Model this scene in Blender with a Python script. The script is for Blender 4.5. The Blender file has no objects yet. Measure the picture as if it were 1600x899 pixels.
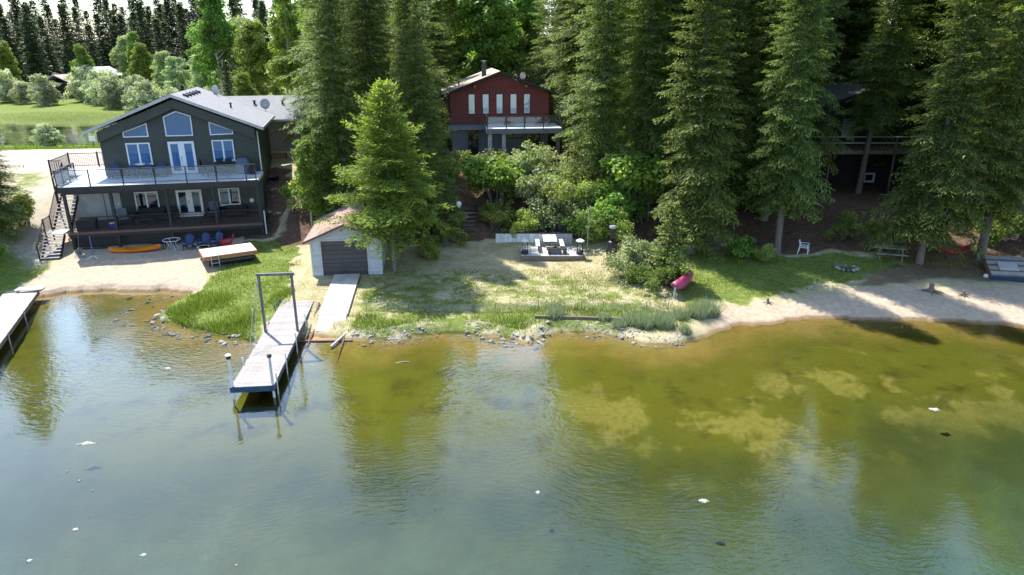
import bpy, math, random
import numpy as np
R = math.radians
random.seed(7)
rng = np.random.default_rng(11)
scene = bpy.context.scene
C = scene.collection

# ---------------------------------------------------------------- camera, sky, sun, exposure
cam_d = bpy.data.cameras.new('camera'); cam = bpy.data.objects.new('camera', cam_d); C.objects.link(cam)
cam.location = (0, 0, 14.0); cam.rotation_euler = (R(90 - 19.3), 0, 0)
cam_d.sensor_width = 36; cam_d.lens = 36 * 1066 / 1600; cam_d.clip_end = 6000; cam_d.clip_start = .1
scene.camera = cam
SUN_EL, SUN_AZ = 56, -39          # elevation, azimuth measured from +Y towards +X (behind the houses, to the left)
world = bpy.data.worlds.new('World'); scene.world = world; world.use_nodes = True
wn = world.node_tree.nodes; wl = world.node_tree.links; wn.clear()
sky = wn.new('ShaderNodeTexSky'); sky.sky_type = 'NISHITA'; sky.sun_disc = False
sky.sun_elevation = R(SUN_EL); sky.sun_rotation = R(SUN_AZ); sky.air_density = 1.0; sky.dust_density = .5; sky.ozone_density = 1.6
bg = wn.new('ShaderNodeBackground'); bg.inputs['Strength'].default_value = 0.15
wo = wn.new('ShaderNodeOutputWorld'); wl.new(sky.outputs[0], bg.inputs[0]); wl.new(bg.outputs[0], wo.inputs[0])
sd = bpy.data.lights.new('sun', 'SUN'); sd.energy = 3.7; sd.angle = R(.53); sd.color = (1, .97, .92)
so = bpy.data.objects.new('sun', sd); C.objects.link(so)
so.rotation_euler = (R(90 - SUN_EL), 0, R(180 - SUN_AZ)); so.location = (-60, 120, 150)
scene.view_settings.view_transform = 'Standard'; scene.view_settings.look = 'None'
scene.view_settings.gamma = 1; scene.view_settings.exposure = 1.38; scene.view_settings.use_curve_mapping = False
scene.render.engine = 'CYCLES'
scene.cycles.max_bounces = 6; scene.cycles.diffuse_bounces = 3; scene.cycles.glossy_bounces = 3
scene.cycles.transparent_max_bounces = 12; scene.cycles.transmission_bounces = 3
scene.cycles.caustics_reflective = False; scene.cycles.caustics_refractive = False
scene.cycles.use_denoising = True

# ---------------------------------------------------------------- materials
MT = {}
def nt(name):
    m = bpy.data.materials.new(name); m.use_nodes = True; t = m.node_tree; t.nodes.clear()
    o = t.nodes.new('ShaderNodeOutputMaterial'); MT[name] = m
    return m, t, o
def N(t, typ, **kw):
    n = t.nodes.new(typ)
    for k, v in kw.items():
        if k in n.inputs: n.inputs[k].default_value = v
        else: setattr(n, k, v)
    return n
def rgb(c): return (c[0], c[1], c[2], 1)
def mixc(t, f, a, b, typ='MIX'):
    n = t.nodes.new('ShaderNodeMix'); n.data_type = 'RGBA'; n.blend_type = typ
    for i, v in ((0, f), (6, a), (7, b)):
        if isinstance(v, bpy.types.NodeSocket): t.links.new(v, n.inputs[i])
        else: n.inputs[i].default_value = v if i == 0 else rgb(v)
    return n.outputs[2]
def mth(t, op, a, b=0., c=0., clamp=False):
    n = t.nodes.new('ShaderNodeMath'); n.operation = op; n.use_clamp = clamp
    for i, v in enumerate((a, b, c)):
        if isinstance(v, bpy.types.NodeSocket): t.links.new(v, n.inputs[i])
        else: n.inputs[i].default_value = v
    return n.outputs[0]
def mrange(t, v, a, b, c=0., d=1., smooth=True):
    n = t.nodes.new('ShaderNodeMapRange'); n.interpolation_type = 'SMOOTHSTEP' if smooth else 'LINEAR'; n.clamp = True
    t.links.new(v, n.inputs[0])
    for i, x in enumerate((a, b, c, d)): n.inputs[i + 1].default_value = x
    return n.outputs[0]
def noise(t, vec, scale, detail=4., rough=.55, dist=0.):
    n = N(t, 'ShaderNodeTexNoise', Scale=scale, Detail=detail, Roughness=rough, Distortion=dist)
    if vec is not None: t.links.new(vec, n.inputs['Vector'])
    return n.outputs['Fac']
def mapping(t, vec, scale=(1, 1, 1), rot=(0, 0, 0)):
    n = t.nodes.new('ShaderNodeMapping'); n.inputs['Scale'].default_value = scale; n.inputs['Rotation'].default_value = rot
    t.links.new(vec, n.inputs[0]); return n.outputs[0]
def pm(name, c1, c2=None, rough=.7, scale=5., stretch=(1, 1, 1), bump=0., metal=0., spec=.35, rnd=.12, dirt=None, ior=None):
    """painted / wooden / stone surface: two tones broken up by noise, a little dirt, a little per-piece variation"""
    if name in MT: return MT[name]
    m, t, o = nt(name); p = N(t, 'ShaderNodeBsdfPrincipled', Roughness=rough, Metallic=metal)
    p.inputs['Specular IOR Level'].default_value = spec
    if ior: p.inputs['IOR'].default_value = ior
    tc = N(t, 'ShaderNodeTexCoord').outputs['Object']; v = mapping(t, tc, stretch)
    n1 = noise(t, v, scale, 6, .6)
    if c2 is None: c2 = tuple(x * .78 for x in c1)
    col = mixc(t, mrange(t, n1, .32, .68), c2, c1)
    n2 = noise(t, tc, scale * .23, 3, .6)
    col = mixc(t, mrange(t, n2, .5, .8, 0, .45), col, dirt or tuple(x * .6 for x in c2))
    oi = N(t, 'ShaderNodeObjectInfo').outputs['Random']
    hs = N(t, 'ShaderNodeHueSaturation'); t.links.new(col, hs.inputs['Color'])
    t.links.new(mrange(t, oi, 0, 1, 1 - rnd, 1 + rnd, False), hs.inputs['Value'])
    t.links.new(hs.outputs[0], p.inputs['Base Color'])
    if bump:
        b = N(t, 'ShaderNodeBump', Strength=bump, Distance=.02); t.links.new(n1, b.inputs['Height']); t.links.new(b.outputs[0], p.inputs['Normal'])
    t.links.new(p.outputs[0], o.inputs[0]); return m
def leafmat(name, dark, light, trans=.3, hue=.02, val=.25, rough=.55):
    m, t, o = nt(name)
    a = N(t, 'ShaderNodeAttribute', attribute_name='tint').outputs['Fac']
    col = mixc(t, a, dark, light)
    oi = N(t, 'ShaderNodeObjectInfo').outputs['Random']
    hs = N(t, 'ShaderNodeHueSaturation'); t.links.new(col, hs.inputs['Color'])
    t.links.new(mrange(t, oi, 0, 1, .5 - hue, .5 + hue, False), hs.inputs['Hue'])
    t.links.new(mrange(t, mth(t, 'FRACT', mth(t, 'MULTIPLY', oi, 7.31)), 0, 1, 1 - val, 1 + val, False), hs.inputs['Value'])
    p = N(t, 'ShaderNodeBsdfPrincipled', Roughness=rough); p.inputs['Specular IOR Level'].default_value = .3
    t.links.new(hs.outputs[0], p.inputs['Base Color'])
    tr = N(t, 'ShaderNodeBsdfTranslucent'); t.links.new(mixc(t, 1., hs.outputs[0], (1.5, 1.6, .7), 'MULTIPLY'), tr.inputs[0])
    mx = N(t, 'ShaderNodeMixShader', Fac=trans); t.links.new(p.outputs[0], mx.inputs[1]); t.links.new(tr.outputs[0], mx.inputs[2])
    t.links.new(mx.outputs[0], o.inputs[0]); return m
def glassmat(name, tint=(.02, .03, .04), ior=1.7, rough=.02):
    m, t, o = nt(name); p = N(t, 'ShaderNodeBsdfPrincipled', Roughness=rough); p.inputs['IOR'].default_value = ior
    p.inputs['Base Color'].default_value = rgb(tint); p.inputs['Specular IOR Level'].default_value = .5
    v = N(t, 'ShaderNodeTexCoord').outputs['Object']
    b = N(t, 'ShaderNodeBump', Strength=.05, Distance=.05); t.links.new(noise(t, v, 1.3, 2), b.inputs['Height']); t.links.new(b.outputs[0], p.inputs['Normal'])
    t.links.new(p.outputs[0], o.inputs[0]); return m
def clearglass(name, tint, alpha=.25):
    m, t, o = nt(name); tr = N(t, 'ShaderNodeBsdfTransparent', Color=rgb(tint)); g = N(t, 'ShaderNodeBsdfGlossy', Roughness=.03, Color=rgb((.9, .95, 1)))
    fr = N(t, 'ShaderNodeFresnel', IOR=1.5); mx = N(t, 'ShaderNodeMixShader')
    t.links.new(fr.outputs[0], mx.inputs[0]); t.links.new(tr.outputs[0], mx.inputs[1]); t.links.new(g.outputs[0], mx.inputs[2])
    df = N(t, 'ShaderNodeBsdfDiffuse', Color=rgb((.55, .58, .6))); m2 = N(t, 'ShaderNodeMixShader', Fac=alpha)
    t.links.new(mx.outputs[0], m2.inputs[1]); t.links.new(df.outputs[0], m2.inputs[2]); t.links.new(m2.outputs[0], o.inputs[0]); return m

siding_dark = pm('siding_dark', (.048, .06, .05), (.041, .05, .042), .6, 3, bump=.05, rnd=.07)
siding_right = siding_dark
trim_white = pm('trim_white', (.78, .79, .8), (.72, .73, .74), .5, 4, rnd=.03)
fascia_grey = pm('fascia_grey', (.5, .5, .5), None, .5, 4, rnd=.03)
black_metal = pm('black_metal', (.018, .019, .022), None, .45, 8, spec=.5)
dark_timber = pm('dark_timber', (.028, .026, .027), (.018, .017, .018), .65, 6, (1, 1, 1), .1)
deck_white = pm('deck_white', (.74, .74, .76), (.66, .66, .68), .6, 2.5)
brown_board = pm('brown_board', (.13, .085, .065), (.085, .055, .042), .7, 9, (.3, 4, 4), .15)
grey_wall = pm('grey_wall', (.36, .37, .37), (.3, .31, .31), .7, 2)
tan_wall = pm('tan_wall', (.28, .24, .185), (.23, .195, .15), .75, 3, bump=.1)
pale_stucco = pm('pale_stucco', (.5, .42, .33), None, .8, 5, bump=.1)
red_siding = pm('red_siding', (.2, .042, .028), (.145, .03, .021), .65, 4, (.3, 1, 3), .1, rnd=.12)
grey_stucco = pm('grey_stucco', (.22, .24, .26), (.17, .185, .2), .8, 4, bump=.15)
boat_siding = pm('boat_siding', (.47, .49, .51), (.38, .4, .42), .6, 5, (.4, 1, 2), .06, dirt=(.3, .3, .27))
brown_door = pm('brown_door', (.075, .066, .072), (.053, .047, .052), .55, 4, (1, 1, 3), .08)
weathered = pm('weathered', (.4, .36, .33), (.26, .23, .21), .8, 7, (.5, 6, 6), .25, rnd=.14, dirt=(.25, .22, .19))
weathered_l = pm('weathered_pale', (.52, .49, .46), (.36, .34, .32), .8, 7, (.5, 6, 6), .2, rnd=.1)
old_timber = pm('old_timber', (.2, .16, .125), (.12, .095, .075), .85, 7, (.5, 6, 6), .3, rnd=.2)
cedar = pm('cedar', (.42, .2, .09), (.27, .12, .055), .7, 7, (.4, 5, 5), .2)
ply = pm('ply', (.7, .56, .44), (.58, .45, .34), .7, 4, (.4, 3, 3), .1, rnd=.08)
concrete = pm('concrete', (.52, .48, .43), (.37, .34, .3), .85, 2.2, bump=.2, rnd=.08)
blue_plastic = pm('blue_plastic', (.035, .065, .17), (.025, .05, .13), .5, 6, rnd=.12)
red_plastic = pm('red_plastic', (.55, .02, .03), (.4, .015, .02), .45, 6)
orange_plastic = pm('orange_plastic', (.82, .26, .012), (.68, .19, .01), .35, 3, spec=.5)
pink_plastic = pm('pink_plastic', (.38, .05, .12), (.28, .035, .085), .4, 3, dirt=(.3, .12, .16))
white_plastic = pm('white_plastic', (.75, .75, .76), (.6, .6, .6), .5, 5)
blue_paint = pm('blue_paint', (.025, .075, .13), (.02, .05, .09), .5, 4, dirt=(.03, .05, .06))
galvan = pm('galvan', (.42, .44, .46), (.3, .32, .34), .4, 6, metal=.6)
grey_steel = pm('grey_steel', (.16, .165, .175), (.1, .1, .11), .5, 5, metal=.2)
rust = pm('rust', (.2, .09, .045), (.11, .055, .03), .85, 9, bump=.2)
wicker = pm('wicker', (.022, .022, .025), (.012, .012, .014), .7, 30, bump=.3)
cushion = pm('cushion', (.2, .21, .23), (.15, .16, .18), .9, 8)
cover_blue = pm('cover_blue', (.14, .17, .22), (.1, .125, .17), .85, 3, bump=.3)
globe = pm('globe', (.75, .76, .72), (.6, .6, .56), .35, 4)
green_pole = pm('green_pole', (.05, .12, .1), None, .5, 6)
stone_mat = pm('stone_mat', (.3, .27, .235), (.17, .155, .135), .9, 3, bump=.5, rnd=.5)
bark = pm('bark', (.21, .18, .155), (.11, .095, .085), .9, 5, (4, 4, .7), .6, rnd=.15)
pale_bark = pm('pale_bark', (.42, .4, .36), (.25, .235, .21), .85, 4, (3, 3, .8), .3)
red_cloth = pm('red_cloth', (.4, .05, .04), (.3, .04, .035), .9, 12)
foam_mat = pm('foam_mat', (.5, .47, .4), (.34, .31, .24), .9, 9)
glass_painted_sky = glassmat('glass_painted_sky', (.016, .1, .25), 1.45)  # blue sky reflection put into the base colour of the panes
glass_dark = glassmat('glass_dark', (.015, .02, .025), 1.7)
glass_pale = glassmat('glass_pale', (.28, .33, .37), 1.9)
rail_glass = clearglass('rail_glass', (.8, .83, .86), .05)
table_glass = clearglass('table_glass', (.6, .7, .7), .2)
def shingles(name, c1, c2, s=3.):
    m, t, o = nt(name); p = N(t, 'ShaderNodeBsdfPrincipled', Roughness=.85); v = N(t, 'ShaderNodeTexCoord').outputs['UV']
    b = t.nodes.new('ShaderNodeTexBrick'); b.inputs['Scale'].default_value = s; b.inputs['Mortar Size'].default_value = .02; b.inputs['Brick Width'].default_value = .9; b.inputs['Row Height'].default_value = .42
    b.inputs['Color1'].default_value = rgb(c1); b.inputs['Color2'].default_value = rgb(c2); b.inputs['Mortar'].default_value = rgb(tuple(x * .55 for x in c2))
    t.links.new(v, b.inputs['Vector'])
    ob = N(t, 'ShaderNodeTexCoord').outputs['Object']
    col = mixc(t, mrange(t, noise(t, ob, .7, 5), .35, .75, 0, .4), b.outputs[0], tuple(x * .6 for x in c1))
    t.links.new(mixc(t, mrange(t, noise(t, ob, 22, 3), .3, .7, 0, .35), col, c2), p.inputs['Base Color'])
    bp = N(t, 'ShaderNodeBump', Strength=.4, Distance=.02); t.links.new(b.outputs['Fac'], bp.inputs['Height']); bp.invert = True
    t.links.new(bp.outputs[0], p.inputs['Normal']); t.links.new(p.outputs[0], o.inputs[0]); return m
roof_grey = shingles('roof_grey', (.3, .29, .295), (.24, .232, .238))
roof_red = shingles('roof_red', (.38, .25, .195), (.3, .19, .145))
roof_pale = shingles('roof_pale', (.48, .36, .29), (.4, .3, .235))

# ---------------------------------------------------------------- mesh and object helpers
class MB:
    def __init__(s): s.v = []; s.f = []; s.uv = None
    def add(s, vs, fs):
        b = len(s.v); s.v += [tuple(map(float, p)) for p in vs]; s.f += [tuple(i + b for i in q) for q in fs]; return s
    def box(s, x0, x1, y0, y1, z0, z1):
        return s.add([(x0, y0, z0), (x1, y0, z0), (x1, y1, z0), (x0, y1, z0), (x0, y0, z1), (x1, y0, z1), (x1, y1, z1), (x0, y1, z1)],
                     [(0, 3, 2, 1), (4, 5, 6, 7), (0, 1, 5, 4), (1, 2, 6, 5), (2, 3, 7, 6), (3, 0, 4, 7)])
    def cham(s, x0, x1, y0, y1, z0, z1, b=.01):
        "box with its top edges chamfered"
        vs = [(x0, y0, z0), (x1, y0, z0), (x1, y1, z0), (x0, y1, z0), (x0, y0, z1 - b), (x1, y0, z1 - b), (x1, y1, z1 - b), (x0, y1, z1 - b),
              (x0 + b, y0 + b, z1), (x1 - b, y0 + b, z1), (x1 - b, y1 - b, z1), (x0 + b, y1 - b, z1)]
        return s.add(vs, [(0, 3, 2, 1), (8, 9, 10, 11), (0, 1, 5, 4), (1, 2, 6, 5), (2, 3, 7, 6), (3, 0, 4, 7), (4, 5, 9, 8), (5, 6, 10, 9), (6, 7, 11, 10), (7, 4, 8, 11)])
    def prism(s, pts, y0, y1):
        "polygon in x-z (counter-clockwise seen from -y) extruded along y"
        n = len(pts); vs = [(x, y0, z) for x, z in pts] + [(x, y1, z) for x, z in pts]
        return s.add(vs, [tuple(range(n)), tuple(range(2 * n - 1, n - 1, -1))] + [(i, i + n, (i + 1) % n + n, (i + 1) % n) for i in range(n)])
    def beam(s, a, b, w, h=None, up=(0, 0, 1)):
        h = h or w; a = np.array(a, float); b = np.array(b, float); d = b - a; d /= np.linalg.norm(d); u = np.array(up, float)
        if abs(d @ u) > .98: u = np.array((0, 1., 0))
        r = np.cross(d, u); r /= np.linalg.norm(r); u = np.cross(r, d); r = r * w / 2; u = u * h / 2
        return s.add([a - r - u, a + r - u, a + r + u, a - r + u, b - r - u, b + r - u, b + r + u, b - r + u],
                     [(0, 1, 2, 3), (7, 6, 5, 4), (0, 4, 5, 1), (1, 5, 6, 2), (2, 6, 7, 3), (3, 7, 4, 0)])
    def tube(s, pts, rad, n=8, cap=True):
        pts = [np.array(p, float) for p in pts]; m = len(pts)
        if not hasattr(rad, '__len__'): rad = [rad] * m
        vs = []
        for i, p in enumerate(pts):
            d = pts[min(i + 1, m - 1)] - pts[max(i - 1, 0)]; d /= np.linalg.norm(d) + 1e-9
            u = np.array((0, 0, 1.)) if abs(d[2]) < .9 else np.array((1., 0, 0)); r = np.cross(d, u); r /= np.linalg.norm(r); u = np.cross(r, d)
            vs += [p + rad[i] * (math.cos(2 * math.pi * k / n) * r + math.sin(2 * math.pi * k / n) * u) for k in range(n)]
        fs = [(i * n + k, i * n + (k + 1) % n, (i + 1) * n + (k + 1) % n, (i + 1) * n + k) for i in range(m - 1) for k in range(n)]
        if cap: fs += [tuple(range(n - 1, -1, -1)), tuple((m - 1) * n + k for k in range(n))]
        return s.add(vs, fs)
    def lathe(s, prof, n=14, c=(0, 0, 0)):
        return s.tube([(c[0], c[1], c[2] + z) for r, z in prof], [max(r, .001) for r, z in prof], n)
    def build(s, name, mat, parent=None, smooth=False, uv=None):
        me = bpy.data.meshes.new(name); me.from_pydata(s.v, [], s.f); me.materials.append(mat)
        if smooth: me.shade_smooth()
        if uv:
            l = me.uv_layers.new(name='UVMap')
            for lp in me.loops: l.data[lp.index].uv = uv(me.vertices[lp.vertex_index].co)
        o = bpy.data.objects.new(name, me); C.objects.link(o); o.parent = parent; return o
def tag(o, label=None, cat=None, group=None, kind=None):
    for k, v in (('label', label), ('category', cat), ('group', group), ('kind', kind)):
        if v: o[k] = v
    return o
def thing(name, label, cat, loc=(0, 0, 0), rz=0, group=None, scale=1):
    o = bpy.data.objects.new(name, None); C.objects.link(o); o.location = loc; o.rotation_euler = (0, 0, R(rz)); o.scale = (scale,) * 3
    o.empty_display_size = .3
    return tag(o, label, cat, group)
def inst(src, parent, loc=(0, 0, 0), rot=(0, 0, 0), scale=None, name=None):
    "another object on the same mesh data"
    o = bpy.data.objects.new(name or src.name.split('.')[0], src.data); C.objects.link(o); o.parent = parent; o.location = loc; o.rotation_euler = rot
    if scale: o.scale = scale if hasattr(scale, '__len__') else (scale,) * 3
    return o
def dup(root, loc, rz, label, group=None):
    r = root.copy(); C.objects.link(r); r.location = loc; r.rotation_euler = (0, 0, R(rz)); r['label'] = label
    if group: r['group'] = group
    for ch in list(root.children):
        c = ch.copy(); C.objects.link(c); c.parent = r
        for g in ch.children:
            d = g.copy(); C.objects.link(d); d.parent = c
    return r
def fastmesh(name, V, k, mat, tint=None, smooth=False):
    "V (n*k,3): n polygons of k vertices each"
    V = np.asarray(V, np.float32).reshape(-1, 3); nv = len(V); nf = nv // k
    me = bpy.data.meshes.new(name); me.vertices.add(nv); me.vertices.foreach_set('co', V.ravel())
    me.loops.add(nv); me.loops.foreach_set('vertex_index', np.arange(nv, dtype=np.int32))
    me.polygons.add(nf); me.polygons.foreach_set('loop_start', np.arange(0, nv, k, dtype=np.int32))
    me.update(calc_edges=True)
    if tint is not None:
        a = me.attributes.new('tint', 'FLOAT', 'POINT'); a.data.foreach_set('value', np.asarray(tint, np.float32))
    if mat is not None: me.materials.append(mat)
    return me
def link(me, name, parent=None, loc=(0, 0, 0)):
    o = bpy.data.objects.new(name, me); C.objects.link(o); o.parent = parent; o.location = loc; return o

# ---------------------------------------------------------------- terrain
SH = np.array([(-300, 36), (-45, 37.5), (-32, 38.2), (-28.4, 38.4), (-27.2, 39), (-24.3, 39.3), (-21.2, 39.3), (-18.9, 38.7), (-19.5, 36.8), (-19.5, 35.1),
    (-18.5, 33.9), (-16.3, 32.7), (-13.3, 31.5), (-11.4, 31.6), (-10.2, 32), (-8.5, 31.6), (-6.4, 31.6), (-5.2, 32.2), (-3.3, 32.9), (-1.3, 32.3), (.6, 31.2),
    (2.3, 32.8), (5.3, 32.4), (6.7, 31.3), (8.3, 31.3), (10.4, 32.8), (13.2, 34.3), (17.5, 34.7), (21, 34.7), (24.3, 34.4), (27.2, 33.6), (40, 31), (80, 28), (300, 25)])
CP = np.array([(-60, 42, 1.2), (-36, 42, 1.), (-28, 42, .55), (-22, 42, .55), (-28, 45.5, .85), (-20, 45.5, .9), (-18, 48, 1.1), (-30.5, 46, .9), (-33, 46, 1.2), (-34, 50, 2.6), (-36, 56, 4.),
    (-38, 60, 4.6), (-46, 67, 4.6), (-60, 60, 4.5), (-30.6, 49, 1.3), (-24, 50.5, 1.2), (-19.4, 51.5, 1.7), (-33.5, 53, 3.6), (-31, 57, 4.4), (-20, 58, 4.6), (-19.8, 55.3, 4.4), (-18.2, 52, 2.6), (-17.4, 48.5, 1.2), (-22, 62, 4.8), (-23, 67, 5.), (-16, 47, 1.),
    (-15, 50, 1.9), (-14, 55, 3.6), (-15, 60, 4.6), (-12, 40, .7), (-8, 40.5, .7), (-8, 46, 1.), (-3, 46.3, .95), (-11, 36, .55), (-6, 37, .6), (0, 37, .6), (0, 43, .8), (5, 43, .85), (6, 38, .65),
    (10, 38, .65), (9, 43, .95), (4, 46.5, 1.), (10, 46, 1.2), (-16, 37, .5), (-16, 41, .6), (-5, 50, 2.2), (-5, 55, 4.1), (0, 51, 2.5), (0, 56, 4.2), (5, 51, 2.4), (5, 57, 4.2), (-5, 63, 4.5), (4, 63, 4.5), (0, 75, 4.9),
    (12, 43.9, 1.1), (18, 43.9, 1.1), (14, 40, .8), (21, 40.7, .95), (26, 41.4, 1.1), (30, 41.4, 1.1), (29, 38.5, .8), (20, 37, .5), (16, 48, 1.9), (22, 48, 2.), (28, 48, 2.), (34, 48, 1.9), (28, 54.7, 2.45),
    (20, 55, 2.8), (35, 56, 2.45), (26, 60, 2.6), (32, 59, 2.5), (34, 62, 2.7), (14, 56, 3.6), (10, 62, 4.5), (40, 42, 1.2), (60, 42, 1.4), (60, 60, 3.6), (40, 72, 4.3), (20, 70, 4.5), (0, 100, 6), (40, 100, 6), (90, 100, 6), (-20, 90, 5),
    (0, 140, 8), (60, 140, 9), (-20, 130, 6), (-50, 75, 3.7), (-46, 80, 2.9), (-62, 81, 2.9), (-85, 81, 2.9), (-120, 81, 2.9), (-60, 95, 2.6), (-60, 121, 3.3), (-90, 121, 3.3), (-40, 90, 3.6), (-70, 110, 3.8), (-55, 112, 3.8), (-80, 125, 4), (-90, 140, 4), (-100, 150, 4), (-60, 140, 4.5), (-40, 110, 4.6),
    (-100, 200, 8), (-60, 200, 9), (0, 200, 12), (100, 200, 14), (-200, 100, 4), (-200, 200, 8), (200, 60, 5), (200, 150, 12), (0, 400, 20), (-300, 400, 18), (300, 400, 22)], float)
def phi(r): return np.sqrt(r * r + 1.)
_d = np.linalg.norm(CP[:, None, :2] - CP[None, :, :2], axis=2); _n = len(CP)
_A = np.zeros((_n + 1, _n + 1)); _A[:_n, :_n] = phi(_d); _A[:_n, _n] = 1; _A[_n, :_n] = 1
_W = np.linalg.solve(_A, np.append(CP[:, 2], 0))
def shore_dist(x, y):
    "signed distance to the shoreline, positive on land"
    best = np.full(x.shape, 1e9)
    inside = np.zeros(x.shape, bool)
    P = np.vstack([SH, [(300, 4000), (-300, 4000)]]); m = len(P)
    for i in range(m):
        a, b = P[i], P[(i + 1) % m]; d = b - a
        if i < len(SH) - 1:
            t = np.clip(((x - a[0]) * d[0] + (y - a[1]) * d[1]) / (d @ d), 0, 1)
            best = np.minimum(best, np.hypot(x - a[0] - t * d[0], y - a[1] - t * d[1]))
        c = (a[1] > y) != (b[1] > y)
        with np.errstate(divide='ignore', invalid='ignore'): xi = a[0] + (y - a[1]) / (d[1] if d[1] else 1e-12) * d[0]
        inside ^= c & (x < xi)
    inside |= (np.abs(x) >= 300) & (y > 36)
    return np.where(inside, best, -best)
def vnoise(x, y, s, seed=0):
    "smooth value noise, about -1..1"
    x = x * s + seed * 17.3; y = y * s - seed * 9.1; xi = np.floor(x); yi = np.floor(y); fx = x - xi; fy = y - yi
    fx = fx * fx * (3 - 2 * fx); fy = fy * fy * (3 - 2 * fy)
    h = lambda a, b: np.modf(np.abs(np.sin(a * 127.1 + b * 311.7 + seed * 7.7) * 43758.5453))[0]
    return 2 * ((h(xi, yi) * (1 - fx) + h(xi + 1, yi) * fx) * (1 - fy) + (h(xi, yi + 1) * (1 - fx) + h(xi + 1, yi + 1) * fx) * fy) - 1
def ground_z(x, y):
    x = np.atleast_1d(np.asarray(x, float)); y = np.atleast_1d(np.asarray(y, float))
    xc = np.clip(x, -320, 320); yc = np.clip(y, 20, 450); z = np.full(x.shape, _W[_n])
    for i in range(_n): z += _W[i] * phi(np.hypot(xc - CP[i, 0], yc - CP[i, 1]))
    sd_ = shore_dist(x + .35 * vnoise(x, y, .9, 3), y + .35 * vnoise(x, y, .9, 4)); k = np.clip((y - 32) / 20, 0, 1)
    bank = .2 + .3 * np.clip((x + 8.5) / 2, 0, 1) * np.clip((10.5 - x) / 2.5, 0, 1)
    land = np.minimum(np.maximum(z, .15), .03 + bank * np.maximum(sd_, 0) + .6 * k)
    land += .05 * vnoise(x, y, .5, 1) * np.clip(sd_ / 4, 0, 1) + .02 * vnoise(x, y, 1.9, 2) * np.clip(sd_ / 1.5, 0, 1)
    forest = np.clip((y - 47) / 5, 0, 1) * np.clip((x + 17) / 2, 0, 1)
    land += forest * (.12 * vnoise(x, y, .35, 5) + .06 * vnoise(x, y, 1.1, 6))
    # the slow river behind the road
    q = np.clip(1 - np.maximum(np.abs(y - 103) - 14.5 + 1.5 * vnoise(x, y, .12, 8), 0) / 3., 0, 1) * np.clip((-40 - x) / 6, 0, 1) * np.clip((x + 290) / 20, 0, 1)
    land = land * (1 - q) + np.minimum(land, 1.7) * q
    d = np.maximum(-sd_, 0)
    bed = -.03 - .075 * d - .012 * np.maximum(d - 6, 0) ** 1.35 + .05 * vnoise(x, y, .6, 9) * np.clip(d / 3, 0, 1)
    bed = np.maximum(bed, -3.2)
    return np.where(sd_ > 0, land, bed)
def gz(x, y): return float(ground_z([x], [y])[0])
def polymask(x, y, pts, soft):
    P = np.array(pts, float); best = np.full(x.shape, 1e9); ins = np.zeros(x.shape, bool); m = len(P)
    for i in range(m):
        a, b = P[i], P[(i + 1) % m]; d = b - a; t = np.clip(((x - a[0]) * d[0] + (y - a[1]) * d[1]) / (d @ d + 1e-9), 0, 1)
        best = np.minimum(best, np.hypot(x - a[0] - t * d[0], y - a[1] - t * d[1]))
        ins ^= ((a[1] > y) != (b[1] > y)) & (x < a[0] + (y - a[1]) / (d[1] if d[1] else 1e-12) * d[0])
    s = np.where(ins, best, -best); q = np.clip(s / (2 * soft) + .5, 0, 1); return q * q * (3 - 2 * q)
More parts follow.
